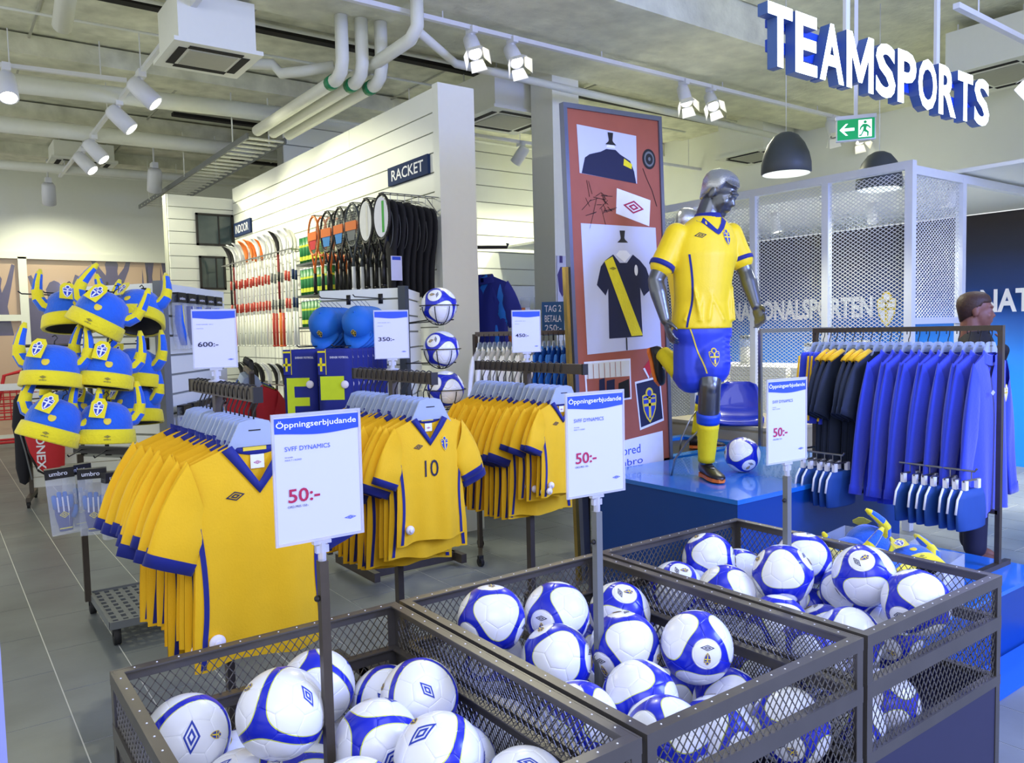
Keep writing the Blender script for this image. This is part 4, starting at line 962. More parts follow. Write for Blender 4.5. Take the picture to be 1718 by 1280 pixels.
for st, q in enumerate((.40, .16)):
    for k in range(5 if st == 0 else 4):
        b = P1c+dA*q+nA*(.30-.055*k); lb = '%s blue cap from the front of the %s stack on the cap tower' % (ORD[k], ('left', 'right')[st])
        if cp0 is None: cp0 = c = make_cap(lb)
        else: c = dup(cp0, label=lb)
        c.location = (b.x, b.y, 1.655); c.rotation_euler = (Matrix.Rotation(-.75, 3, 'Z') @ Matrix.Rotation(.85, 3, 'X')).to_euler(); c.scale = (1.08, 1.08, 1.08)
# -------------------------------------------------- scarves
def make_scarf(label, front):
    t = thing('supporter_scarf', label, 'scarf', group='blue and yellow scarves')
    g = G(); W = .20
    g.loft([[V((x*W/2, y, z)) for x, y in ((-1, -.010), (-.5, -.013), (.5, -.013), (1, -.010), (1, .010), (.5, .013), (-.5, .013), (-1, .010))] for z in (-.50, -.3, -.1, -.02, .0)], 0); part(g, 'folded_cloth', m_blue, t, True)
    g = G(); g.bb((-W/2, -.018, -.15), (-W/2+.05, -.013, 0)); sc = part(g, 'patterned_end', m_blue, t)
    g = G(); mp = plane_map((0, -.0185, 0), (1, 0, 0), (0, 0, 1)); g.shapes([rect(-.088, -.13, -.075, -.05, 0, 1), rect(-.10, -.098, -.052, -.084, 0, 1), rect(-.10, -.02, -.052, -.01, 0, 1), rect(-.055, -.15, -.051, 0, 0, 1)], mp, .0005); part(g, 'end_print', m_haty, sc)
    g = G(); g.shapes([txt('SVENSK FOTBOLL', -.03, -.055, .11, .012, .01, 0, 1)], plane_map((0, -.0135, 0), (1, 0, 0), (0, 0, 1))); part(g, 'white_lettering', m_printw, t)
    g = G(); mp = plane_map((0, -.0145, 0), (1, 0, 0), (0, 0, 1))
    if front == 'E':
        vs, fs, _ = _T[('E', .02)]; g.shapes([([(-.085+.14*p[0], -.46+.29*p[1]) for p in vs], fs, 0, 1)], mp, .0005)
    else: g.shapes([rect(-.09, -.30, .05, -.16, 0, 1)], mp, .0005)
    part(g, 'yellow_letter', m_lime, t)
    g = G(); g.ball((.055, -.022, -.21), (.024, .010, .024), 0, 14, 8); part(g, 'security_tag', m_tag, t, True)
    return t
for st, q in enumerate((.40, .16)):
    pr = None
    for k in range(8):
        b = P1c+dA*q+nA*(.585-.06*k); lb = '%s scarf from the front of the %s hanging row on the cap tower' % (ORD[k], ('left', 'right')[st])
        if pr is None: pr = c = make_scarf(lb+(', letter E' if st == 0 else ', yellow bar'), 'E' if st == 0 else 'I')
        else: c = dup(pr, label=lb)
        c.location = (b.x, b.y, 1.515); c.rotation_euler = (0, 0, -.62+.02*(k % 3))
# caged balls on the tower corner
for k, (p, s) in enumerate((((2.50, 4.14, 1.76), 'topmost'), ((2.47, 4.08, 1.50), 'middle'), ((2.40, 3.93, 1.27), 'lowest'))):
    o = football(p, 'white and blue football in the %s wire holder of the cap tower' % s, 'A', aim(p, None, toward(1, .42), .5+.3*k))
    g = G(); x, y, z = V(p)-P1c
    for a in (0, PI/2, .8): g.tube([(x+.118*math.cos(q)*math.cos(a), y+.118*math.cos(q)*math.sin(a)*1.0, z+.118*math.sin(q)) for q in [PI*1.02+PI*.96*i/16 for i in range(17)]], .003, 6)
    g.tube([(x+.112, y+.02, z-.085), (0.03, .03, z-.10)], .004, 6); g.tube([(x-.03, y+.10, z-.085), (0, .03, z-.10)], .004, 6)
    g.tube([(x+.118*math.cos(q), y+.118*math.sin(q), z) for q in [2*PI*i/24 for i in range(25)]], .003, 6)
    part(g, 'ball_holder', m_black, tc_, True)
# ================================================================== PODIUM, POSTER
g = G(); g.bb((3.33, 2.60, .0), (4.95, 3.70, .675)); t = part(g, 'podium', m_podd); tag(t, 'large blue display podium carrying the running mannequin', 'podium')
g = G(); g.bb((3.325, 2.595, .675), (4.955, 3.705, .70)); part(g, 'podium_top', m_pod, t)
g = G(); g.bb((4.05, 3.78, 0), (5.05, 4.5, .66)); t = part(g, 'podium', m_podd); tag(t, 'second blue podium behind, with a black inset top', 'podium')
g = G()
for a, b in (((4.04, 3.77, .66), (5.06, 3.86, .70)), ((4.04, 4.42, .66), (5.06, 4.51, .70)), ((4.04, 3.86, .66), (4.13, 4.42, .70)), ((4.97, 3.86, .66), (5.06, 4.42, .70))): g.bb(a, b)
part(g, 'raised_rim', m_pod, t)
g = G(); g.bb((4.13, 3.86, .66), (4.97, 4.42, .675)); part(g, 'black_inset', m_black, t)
football((4.0, 3.085, .70+RB), 'white and blue football lying on the blue podium beside the mannequin boot', 'A', aim((4.0, 3.085, .81), None, toward(2, .35), 1.0))
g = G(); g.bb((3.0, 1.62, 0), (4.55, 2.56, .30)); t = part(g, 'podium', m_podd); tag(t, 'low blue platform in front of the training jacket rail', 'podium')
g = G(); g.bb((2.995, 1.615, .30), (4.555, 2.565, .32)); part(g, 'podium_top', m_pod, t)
g = G(); g.bb((2.93, 1.43, 0.001), (4.5, 1.61, .014)); tag(part(g, 'carpet', m_carpet), 'bright blue carpet strip on the floor before the low platform', 'carpet')
PO = thing('poster_stand', 'tall framed jersey poster on a brown cork background', 'poster', (3.715, 3.77, 0), (0, math.radians(-2.0), 0)); PW, PH, PZ = .80, 2.36, .60
g = G(); g.bb((-PW/2, .0, PZ), (PW/2, .02, PZ+PH)); ps = part(g, 'cork_print', m_cork, PO)
for nm, a, b in (('frame_side', (-PW/2-.028, -.012, PZ-.02), (-PW/2, .03, PZ+PH+.03)), ('frame_side', (PW/2, -.012, PZ-.02), (PW/2+.028, .03, PZ+PH+.03)), ('frame_top', (-PW/2, -.012, PZ+PH), (PW/2, .03, PZ+PH+.03)), ('frame_bottom', (-PW/2, -.012, PZ-.02), (PW/2, .03, PZ))):
    g = G(); g.bb(a, b); part(g, nm, m_frame, PO)
g = G(); g.bb((-.38, .03, .02), (-.33, .07, 2.9)); g.bb((.40, .03, .02), (.44, .06, .7)); part(g, 'stand_post', m_frame, PO)
g = G(); g.bb((-.462, .0, .02), (-.437, .03, 2.0)); part(g, 'brass_edge', m_brass, PO)
g = G(); g.bb((-.55, -.05, 0), (.5, .25, .02)); part(g, 'foot_plate', m_frame, PO)
H_ = 2.56
def PP(fx, fy): return (-PW/2+fx*PW, PZ+PH-fy*H_)
def pf(*pts): return [PP(a, b) for a, b in pts]
mp = plane_map((0, -.0005, 0), (1, 0, 0), (0, 0, 1))
def pprint(name, mats, shp):
    g = G(); g.shapes(shp, mp, .0012); part(g, name, mats, ps)
def hollow(cx, y, k=1):   # top of the tailor's dummy: knob, neck
    return [poly(pf((cx-.03*k, y), (cx+.03*k, y), (cx+.02*k, y+.018), (cx+.025*k, y+.022), (cx+.06*k, y+.03), (cx-.06*k, y+.03), (cx-.025*k, y+.022), (cx-.02*k, y+.018)), 2, 3)]
pprint('photo_jacket', [m_photo, m_navy, m_black, m_haty, m_printw], [poly(pf((.10, .035), (.74, .045), (.73, .165), (.11, .150)), 0, 1), poly(pf((.13, .150), (.17, .112), (.22, .103), (.34, .094), (.40, .086), (.50, .086), (.55, .096), (.66, .110), (.70, .135), (.72, .165)), 1, 2), poly(pf((.59, .105), (.68, .118), (.67, .130), (.58, .122)), 3, 3), poly(pf((.40, .082), (.42, .072), (.48, .072), (.50, .082)), 4, 2)]+hollow(.45, .045))
pprint('photo_jersey', [m_photo, m_navy, m_black, m_haty, m_printw], [poly(pf((.10, .270), (.93, .275), (.95, .588), (.11, .590)), 0, 1), poly(pf((.43, .345), (.34, .36), (.29, .375), (.24, .42), (.33, .447), (.36, .43), (.35, .555), (.73, .556), (.72, .43), (.76, .452), (.87, .43), (.80, .38), (.73, .36), (.65, .345), (.58, .366), (.50, .366)), 1, 2),
    poly(pf((.33, .362), (.42, .350), (.73, .553), (.60, .553)), 3, 3), poly(pf((.45, .345), (.63, .345), (.55, .365)), 4, 3), poly(pf((.5, .335), (.58, .335), (.62, .346), (.46, .346)), 4, 2), poly(pf((.535, .556), (.55, .556), (.55, .588), (.535, .588)), 2, 2), ell(*PP(.68, .385), .016, .036, 4, 3)]+hollow(.54, .285)+diamond(*PP(.42, .38), .06, .02, 2, 4))
rx, rz_ = PP(.88, .10); n_ = 24
pprint('film_reel', [m_black, m_grey, m_navy], [ell(rx, rz_, .062, .066, 0, 1, 28), ell(rx, rz_, .046, .05, 1, 2), ell(rx, rz_, .034, .036, 0, 3), ell(rx, rz_, .012, .013, 1, 4)])
rnd = random.Random(5); sc = []
for k in range(26):
    a = PP(.2+.2*rnd.random(), .195+.05*rnd.random()); an = rnd.uniform(0, 6.28); L_ = rnd.uniform(.04, .11); d = (math.cos(an)*L_, math.sin(an)*L_); nn = (-math.sin(an)*.0016, math.cos(an)*.0016)
    sc.append(poly([(a[0]-nn[0], a[1]-nn[1]), (a[0]+d[0]-nn[0], a[1]+d[1]-nn[1]), (a[0]+d[0]+nn[0], a[1]+d[1]+nn[1]), (a[0]+nn[0], a[1]+nn[1])], 0, 1+k % 3))
pts = [(.80, .125), (.84, .15), (.90, .18), (.95, .22)]
for (a, b), (c, d) in zip(pts[:-1], pts[1:]): sc.append(poly(pf((a, b), (c, d), (c+.008, d), (a+.008, b)), 0, 1))
pprint('thread_scribble', [m_dark], sc)
pprint('diamond_card', [m_printw, m_red], [poly(pf((.50, .180), (.88, .205), (.855, .272), (.48, .243)), 0, 1)]+diamond(*PP(.68, .225), .19, .085, 1, 2, -.12))
pprint('photo_rail', [m_printw, m_stock, m_navy, m_cork, m_dark], [poly(pf((.07, .607), (.58, .61), (.575, .715), (.08, .715)), 0, 1), poly(pf((.085, .612), (.565, .615), (.56, .71), (.095, .71)), 1, 2), poly(pf((.09, .650), (.56, .655), (.56, .71), (.095, .71)), 3, 3), poly(pf((.22, .655), (.28, .652), (.28, .71), (.21, .71)), 2, 4), poly(pf((.30, .66), (.39, .658), (.38, .71), (.29, .71)), 2, 4), poly(pf((.43, .67), (.55, .662), (.55, .71), (.42, .71)), 4, 4)]+[rect(PP(.1+.06*k, 0)[0], PP(0, .652)[1], PP(.105+.06*k, 0)[0], PP(0, .615)[1], 3, 4) for k in range(7)])
pprint('crest_card', [m_printw, m_navy, m_cresty, m_crestb], [poly(pf((.62, .672), (.92, .664), (.95, .785), (.66, .800)), 0, 1), poly(pf((.635, .677), (.905, .670), (.935, .779), (.672, .793)), 1, 2)]+crest(*PP(.78, .735), .22, 3, 2, 3))
pprint('torn_tag', [m_redc, m_printw], [poly(pf((.72, .64), (.86, .60), (.88, .63), (.78, .665)), 0, 1), poly(pf((.72, .64), (.74, .638), (.79, .664), (.78, .668)), 1, 2)])
pprint('lettered_card', [m_printw, m_signb], [poly(pf((.06, .825), (.93, .812), (.93, .905), (.06, .915)), 0, 1), (lambda a: (a[0], a[1], 1, 2))(txt('Tailored', PP(.28, 0)[0], PP(0, .858)[1], .30, .058, 0, 1, 2)), txt('by Umbro', PP(.14, 0)[0], PP(0, .892)[1], .43, .06, 0, 1, 2)])
# ================================================================== MANNEQUINS AND PERSON
from mathutils.bvhtree import BVHTree
def el(g, c, r, R=None, nu=20, nv=14): g.ball(c, r, 0, nu, nv, R)
def limb(g, pts, rs, n=14, sub=3):
    P_ = []; R_ = []
    for i in range(len(pts)-1):
        for k in range(sub): f = k/sub; P_.append(V(pts[i]).lerp(V(pts[i+1]), f)); R_.append(rs[i]+(rs[i+1]-rs[i])*f)
    P_.append(V(pts[-1])); R_.append(rs[-1]); g.tube(P_, R_, n); el(g, P_[0], R_[0], None, n, 8); el(g, P_[-1], R_[-1], None, n, 8)
def head(g, c, fdir, s=1.0, tilt=0):
    "skull, jaw, nose, brow, lips, ears; looks along fdir"
    f = V(fdir).normalized(); up = V((0, 0, 1)); up = (up-f*up.dot(f)).normalized(); l = f.cross(up)*-1.0; R = Matrix((l, -f, up)).transposed(); c = V(c)
    def at(x, y, z): return c+R @ V((x*s, y*s, z*s))
    el(g, at(0, .012, .03), (.074*s, .096*s, .088*s), R); el(g, at(0, -.030, -.035), (.063*s, .068*s, .084*s), R); el(g, at(0, -.058, -.098), (.032*s, .030*s, .024*s), R)
    el(g, at(0, -.084, .028), (.052*s, .014*s, .012*s), R)
    for sx_ in (-1, 1):
        el(g, at(sx_*.030, -.079, .004), (.016*s, .012*s, .009*s), R); el(g, at(sx_*.075, .010, -.008), (.010*s, .022*s, .034*s), R); el(g, at(sx_*.036, -.066, -.03), (.024*s, .020*s, .024*s), R)
    g.loft([[at(x, y, z) for x, y, z in q] for q in ([(-.008, -.085, .02), (.008, -.085, .02), (.008, -.07, .02), (-.008, -.07, .02)], [(-.012, -.101, -.01), (.012, -.101, -.01), (.013, -.075, -.01), (-.013, -.075, -.01)], [(-.014, -.116, -.03), (.014, -.116, -.03), (.017, -.078, -.036), (-.017, -.078, -.036)], [(-.010, -.100, -.043), (.010, -.100, -.043), (.013, -.078, -.045), (-.013, -.078, -.045)])], 0)
    el(g, at(0, -.090, -.060), (.024*s, .010*s, .006*s), R); el(g, at(0, -.087, -.071), (.020*s, .010*s, .006*s), R)
    return at, R
def hand(g, wr, d, palm, s=1.0, curl=.5, flip=1):
    "palm, four unequal curled fingers and a thumb leaving the side of the palm"
    d = V(d).normalized(); pn = V(palm); pn = (pn-d*pn.dot(d)).normalized(); x = d.cross(pn)*flip; wr = V(wr)
    R = Matrix((x, pn, d)).transposed()
    def at(a, b, c): return wr+x*(a*s)+pn*(b*s)+d*(c*s)
    el(g, at(0, 0, .045), (.040*s, .015*s, .052*s), R)
    for a, L_ in ((-.031, .062), (-.011, .078), (.010, .074), (.030, .056)):
        p = [at(a, 0, .075), at(a*1.12, .004, .09)]; an = 0; q = p[-1]
        for f in (.45, .32, .23): an += curl*(.7 if f == .45 else 1); q = q+(d*math.cos(an)+pn*math.sin(an))*(L_*f*s); p.append(q)
        g.tube(p, [.0098*s, .0098*s, .0092*s, .0082*s, .0066*s], 10)
    g.tube([at(.030, .003, .02), at(.050, .012, .045), at(.058, .022, .068), at(.054, .032, .088)], [.013*s, .0115*s, .010*s, .0075*s], 10)
def oval(c, l, f, a, b, n=24, tiltv=None): return [V(c)+V(l)*(a*math.cos(q))+V(f)*(b*math.sin(q)) for q in [2*PI*k/n for k in range(n)]]
def bvh_map(me, o, u, v, n, off=.001):
    t = BVHTree.FromPolygons([x.co for x in me.vertices], [tuple(p.vertices) for p in me.polygons]); o, u, v, n = V(o), V(u).normalized(), V(v).normalized(), V(n).normalized()
    def f(a, b, l):
        p = o+u*a+v*b+n*.4; h = t.ray_cast(p, -n, 1.0)
        return (h[0]+n*(off+l)) if h[0] is not None else o+u*a+v*b
    return f
ROOT = V((3.66, 3.06, .70))
MN = thing('mannequin', 'gunmetal mannequin in yellow jersey and blue shorts running on the podium', 'mannequin', ROOT)
OFF = tuple(-ROOT)
l_ = V((.962, -.273, 0)); f_ = V((-.273, -.962, 0)); UP = V((0, 0, 1))
shR, shL = V((3.580, 3.226, 2.140)), V((3.945, 3.120, 2.150)); elR_, wrR_ = V((3.452, 3.275, 1.872)), V((3.455, 3.20, 1.640)); elL_, wrL_ = V((3.984, 3.045, 1.918)), V((3.958, 2.95, 1.715))
hpS, knS, anS = V((3.765, 3.134, 1.55)), V((3.635, 3.03, 1.250)), V((3.688, 3.105, .795)); hpB, knB, anB = V((3.655, 3.175, 1.54)), V((3.63, 3.16, 1.275)), V((3.672, 3.43, 1.438))
g = G()
g.loft([oval(c, l_, f_, a, b) for c, a, b in (((3.706, 3.145, 1.52), .10, .08), ((3.706, 3.145, 1.56), .165, .115), ((3.708, 3.148, 1.64), .165, .115), ((3.714, 3.15, 1.74), .145, .10), ((3.725, 3.15, 1.86), .17, .115), ((3.742, 3.155, 2.02), .19, .125), ((3.755, 3.16, 2.11), .185, .11), ((3.765, 3.158, 2.18), .15, .085), ((3.77, 3.155, 2.22), .08, .065))], 0)
limb(g, [(3.77, 3.165, 2.18), (3.776, 3.160, 2.25), (3.80, 3.150, 2.32)], [.078, .070, .066])
limb(g, [shR, shR.lerp(elR_, .45), elR_, elR_.lerp(wrR_, .3), wrR_], [.064, .058, .046, .050, .032]); limb(g, [shL, shL.lerp(elL_, .45), elL_, elL_.lerp(wrL_, .3), wrL_], [.064, .058, .046, .050, .032])
limb(g, [hpS, hpS.lerp(knS, .5), knS, knS.lerp(anS, .28), knS.lerp(anS, .7), anS], [.098, .084, .062, .064, .044, .037]); el(g, knS+f_*.022+V((0, 0, .0)), (.046, .040, .055))
limb(g, [hpB, hpB.lerp(knB, .5), knB, knB.lerp(anB, .3), anB], [.098, .084, .060, .062, .037])
hand(g, wrR_, wrR_-elR_, l_+f_*.2, 1.0, .42, 1); hand(g, wrL_, (wrL_-elL_)+V((0, -.02, -.05)), -l_*.8+f_*.3, 1.0, .5, -1)
hf = V((.26, -.92, -.52)); hc = V((3.822, 3.100, 2.382)); hat_, HR = head(g, hc, hf, 1.06)
part_me = baked(g, .0068, 5, mat=m_chrome, name='body'); put(part_me, 'body', MN, OFF)
g = G(); rings = []
hg = G(); HR3 = HR
for z, a, b, yo in ((.0, .076, .096, .018), (.03, .083, .105, .018), (.065, .082, .104, .016), (.095, .066, .088, .014), (.118, .038, .055, .01), (.128, .01, .012, .008)):
    rings.append([hat_(a*math.cos(q)*(1+.03*math.sin(9*q+z*40)), yo+b*math.sin(q)*(1+.02*math.sin(7*q+z*60))-(.022*max(0, math.sin(q)) if z < .02 else 0), z+(.042 if math.sin(q) < -.35 and z < .05 else (.0-.075*max(0, math.sin(q)) if z < .02 else 0))) for q in [2*PI*k/40 for k in range(40)]])
hg.loft(rings, 0); part(hg, 'hair', m_hairm, MN, True, loc=OFF)
# jersey
g = G()
g.loft([oval(c, l_, f_, a, b, 28) for c, a, b in (((3.704, 3.145, 1.585), .190, .146), ((3.704, 3.146, 1.62), .188, .144), ((3.712, 3.15, 1.74), .172, .130), ((3.722, 3.15, 1.86), .182, .134), ((3.742, 3.155, 2.02), .206, .144), ((3.755, 3.16, 2.11), .200, .128), ((3.765, 3.158, 2.185), .165, .105), ((3.772, 3.156, 2.240), .098, .084), ((3.775, 3.154, 2.25), .08, .072))], 0)
for a, b in ((shR, elR_), (shL, elL_)): limb(g, [a+V((0, 0, .0)), a.lerp(b, .35), a.lerp(b, .66)], [.070, .070, .074])
rnd = random.Random(3)
for k in range(7):     # drapery folds as long low ridges
    a0 = rnd.uniform(-2.6, -.5); q0 = V((3.71, 3.148, 1.63))+l_*(.20*math.cos(a0))+f_*(-.145*math.sin(a0)); q1 = V((3.73, 3.15, 1.85))+l_*(.185*math.cos(a0+rnd.uniform(-.8, .8)))+f_*(-.128*math.sin(a0)); g.tube([q0, q0.lerp(q1, .5), q1], [.012, .010, .004], 8)
jm = baked(g, .0085, 5, mat=m_jyel, name='jersey'); put(jm, 'jersey', MN, OFF)
fv = (f_+l_*.15).normalized(); lv = UP.cross(fv)*-1; lv = V((-fv.y, fv.x, 0)); lv = lv if lv.dot(l_) > 0 else -lv
CC = V((3.745, 3.15, 2.0))
fm = bvh_map(jm, CC, lv, UP, fv)
g = G(); g.shapes(crest(.062, .118, .095, 1, 0, 1), fm, .0012); part(g, 'jersey_crest', [m_cresty, m_crestb], MN, loc=OFF)
g = G(); g.shapes(diamond(-.105, .125, .065, .034, 0, 1, .1), fm, .0012); part(g, 'jersey_logo', m_navy, MN, loc=OFF)
g = G(); col_ = [(-.080, .235), (-.068, .222), (-.045, .190), (-.015, .160), (0, .150), (.015, .160), (.045, .190), (.068, .222), (.080, .235)]
g.shapes([([(x*.80, z+.008) for x, z in col_]+[(x*1.15, z-.022) for x, z in col_], [(i, i+1, 9+i+1, 9+i) for i in range(8)], 0, 1)], bvh_map(jm, CC, lv, UP, fv), .003); part(g, 'v_collar', m_blue, MN, loc=OFF)
g = G(); ck = V((3.774, 3.150, 2.250)); g.loft([oval(ck+V((0, 0, z)), l_, f_, .082*k, .075*k, 24) for z, k in ((-.02, 1.08), (.012, .98), (.014, .90), (-.01, .92))], 0, cap=False); part(g, 'collar_band', m_blue, MN, True, loc=OFF)
for a, b in ((shR, elR_), (shL, elL_)):
    d = (b-a).normalized(); g = G(); g.tube([a.lerp(b, .62), a.lerp(b, .66), a.lerp(b, .72)], [.0755, .0775, .0765], 20); part(g, 'sleeve_cuff', m_blue, MN, True, loc=OFF)
side = (-l_*.88+f_*.48).normalized(); su = V((-side.y, side.x, 0)); sm_ = bvh_map(jm, V((3.72, 3.15, 1.83)), su, UP, side)
g = G(); n_ = 16; g.shapes([([(.0+.02*math.sin(i/n_*3)-.006, -.235+.42*i/n_) for i in range(n_+1)]+[(.0+.02*math.sin(i/n_*3)+.006, -.235+.42*i/n_) for i in range(n_+1)], [(i, i+1, n_+1+i+1, n_+1+i) for i in range(n_)], 0, 1)], sm_, .0015); part(g, 'side_piping', m_blue, MN, loc=OFF)
# shorts
g = G(); g.loft([oval(c, l_, f_, a, b, 24) for c, a, b in (((3.706, 3.145, 1.635), .178, .128), ((3.706, 3.145, 1.56), .19, .138), ((3.706, 3.145, 1.47), .16, .12))], 0)
limb(g, [hpS+V((0, 0, -.01)), hpS.lerp(knS, .35), hpS.lerp(knS, .62)], [.112, .115, .118]); limb(g, [hpB, hpB.lerp(knB, .45), hpB.lerp(knB, .85)], [.112, .112, .11])
for k in range(6): q = hpS.lerp(knS, .1+.1*k)+f_*.10+l_*(-.06+.0*k); g.tube([q, q+l_*.08+V((0, 0, .025))+f_*.012, q+l_*.15+V((0, 0, .02))], [.006, .010, .004], 8)
sm2 = baked(g, .0085, 5, mat=m_shorts, name='shorts'); put(sm2, 'shorts', MN, OFF)
cd_ = V((-.6, -.8, 0)); cu = V((.8, -.6, 0)); fm2 = bvh_map(sm2, V((3.66, 3.08, 1.43)), cu, UP, cd_)
g = G(); g.shapes(crest(.03, -.005, .10, 1, 0, 1), fm2, .0012); part(g, 'shorts_crest', [m_cresty, m_crestb], MN, loc=OFF)
g = G(); n_ = 14; g.shapes([([(-.105+.09*i/n_-.004, .17-.27*i/n_) for i in range(n_+1)]+[(-.105+.09*i/n_+.004, .17-.27*i/n_) for i in range(n_+1)], [(i, i+1, n_+1+i+1, n_+1+i) for i in range(n_)], 0, 1)], fm2, .0015); part(g, 'shorts_piping', m_cresty, MN, loc=OFF)
# socks and boots
for a, b, f0, f1, f2 in ((knS, anS, .34, .47, .98), (knB, anB, .20, .30, .98)):
    def rad(f): return .064-.022*max(0, (f-.3))/.7
    g = G(); g.tube([a.lerp(b, f1+(f2-f1)*i/8) for i in range(9)], [rad(f1+(f2-f1)*i/8)+.006+.0012*math.sin(i*2.6) for i in range(9)], 18); part(g, 'sock', m_sock, MN, True, loc=OFF)
    g = G(); g.tube([a.lerp(b, f0+(f1-f0)*i/3) for i in range(4)], [rad(f0+(f1-f0)*i/3)+.008 for i in range(4)], 18); part(g, 'sock_band', m_signb, MN, True, loc=OFF)
def boot(an, heel, toe, upv, par):
    "upper lofted along the foot, orange sole with studs"
    an, heel, toe, upv = V(an), V(heel), V(toe), V(upv).normalized(); d = (toe-heel); L_ = d.length; d = d/L_; s = d.cross(upv).normalized(); upv = s.cross(d)
    g = G(); rings = []
    for f, w_, h, zo in ((.0, .020, .05, .0), (.08, .034, .085, 0), (.22, .037, .085, 0), (.40, .038, .066, 0), (.62, .045, .048, 0), (.82, .043, .036, 0), (.95, .030, .026, 0), (1.0, .012, .014, 0)):
        c = heel+d*(L_*f); rings.append([c+s*(w_*math.cos(q))+upv*(h*.5+h*.5*math.sin(q)) for q in [2*PI*k/18 for k in range(18)]])
    g.loft(rings, 0); up_ = part(g, 'boot', m_boot, par, True, loc=OFF)
    g = G(); rings = [[c+s*(w_*a)+upv*b for a, b in ((-1, -.012), (1, -.012), (1, .008), (-1, .008))] for c, w_ in [(heel+d*(L_*f), w2) for f, w2 in ((.0, .022), (.1, .034), (.3, .031), (.62, .044), (.85, .042), (1.0, .016))]]
    g.loft(rings, 0)
    for f, a in ((.08, -.6), (.08, .6), (.6, -.7), (.6, .7), (.85, 0)): c = heel+d*(L_*f)+s*(a*.03); g.tube([c-upv*.010, c-upv*.018], [.007, .005], 8)
    part(g, 'sole', m_orange, up_, False)
    g = G(); 
    for k in range(5): c = heel+d*(L_*(.38+.07*k))+upv*(.068-.008*k); g.tube([c-s*.022, c+upv*.004, c+s*.022], .003, 6)
    part(g, 'laces', m_printw if False else m_black, up_, True)
    g = G(); c = heel+d*(L_*.55)-s*.0; g.shapes(diamond(0, 0, .04, .025, 0, 1), plane_map(c+upv*.056, d, s)); part(g, 'boot_logo', m_printw, up_)
boot(anS, (3.715, 3.16, .719), (3.60, 2.92, .719), (0, 0, 1), MN)
boot(anB, (3.655, 3.515, 1.475), (3.70, 3.47, 1.235), (.1, -.95, .1), MN)
g = G(); g.tube([(3.60, 3.30, .70), (3.61, 3.28, .80), (3.64, 3.2, .92), (3.665, 3.12, 1.0)], .006, 8); part(g, 'support_rod', m_chromew, MN, True, loc=OFF)
m2 = dup(MN, (4.695, 3.965, .675), (0, 0, 1.2), 'second mannequin half hidden behind the first on the rear podium')
# -------------------------------------------------- person
PR = V((5.53, 2.41, 0)); PN = thing('person', 'person in a dark jacket with short brown hair, hand raised to the chin', 'person', PR)
fp = V((.50, -.86, 0)); lp = V((.86, .50, 0)); hc2 = PR+V((0, 0, 1.66))
g = G(); ah, R2 = head(g, hc2, fp+V((0, 0, -.05)), 1.0); limb(g, [hc2-fp*.03+V((0, 0, -.20)), hc2-fp*.028+V((0, 0, -.06))], [.068, .064]); hand(g, hc2+fp*.17+lp*.06+V((0, 0, -.20)), V((-.25, .1, 1))-fp*.3, -fp, .95, .9, 1)
g.loft([oval(PR+V((0, 0, z)), lp, fp, a, b) for z, a, b in ((1.0, .15, .11), (1.2, .16, .11), (1.40, .17, .10), (1.48, .08, .07))], 0)
for s in (-1, 1): limb(g, [PR+lp*(s*.10)+V((0, 0, .92)), PR+lp*(s*.10)+V((0, 0, .5)), PR+lp*(s*.10)+V((0, 0, .08))], [.085, .06, .045]); el(g, PR+lp*(s*.10)+fp*.06+V((0, 0, .04)), (.045, .09, .04))
put(baked(g, .0075, 4, mat=m_skin, name='body'), 'body', PN, tuple(-PR))
hg = G(); rings = []
for z, a, b, yo in ((-.02, .070, .086, .022), (.03, .080, .101, .018), (.07, .079, .100, .016), (.10, .062, .084, .014), (.122, .034, .05, .01), (.128, .01, .012, .008)):
    rings.append([ah(a*math.cos(q), yo+b*math.sin(q)-(.016*max(0, math.sin(q)) if z < 0 else 0), z+(.062 if math.sin(q) < -.25 and z < .0 else 0)+(.03 if math.sin(q) < -.4 and 0 < z < .05 else 0)-(.055*max(0, math.sin(q)) if z < 0 else 0)) for q in [2*PI*k/36 for k in range(36)]])
hg.loft(rings, 0); part(hg, 'hair', m_hair, PN, True, loc=tuple(-PR))
g = G(); g.loft([oval(PR+V((0, 0, z)), lp, fp, a, b) for z, a, b in ((.86, .20, .145), (.95, .205, .15), (1.15, .195, .14), (1.32, .215, .14), (1.41, .20, .12), (1.475, .13, .10), (1.53, .075, .075))], 0)
s1 = PR+lp*-.20+V((0, 0, 1.39)); s2 = PR+lp*.20+V((0, 0, 1.39)); limb(g, [s1, s1+V((0, 0, -.27))-lp*.06, s1+V((0, 0, -.45))+fp*.12], [.075, .062, .050]); limb(g, [s2, s2+V((0, 0, -.26))+fp*.08+lp*.04, PR+fp*.16+lp*.07+V((0, 0, 1.40))], [.075, .062, .045])
put(baked(g, .010, 5, mat=m_jack, name='jacket'), 'jacket', PN, tuple(-PR))
g = G()
for s in (-1, 1): limb(g, [PR+lp*(s*.10)+V((0, 0, .93)), PR+lp*(s*.10)+V((0, 0, .5)), PR+lp*(s*.10)+V((0, 0, .12))], [.105, .08, .07])
put(baked(g, .012, 4, mat=m_navy, name='trousers'), 'trousers', PN, tuple(-PR))
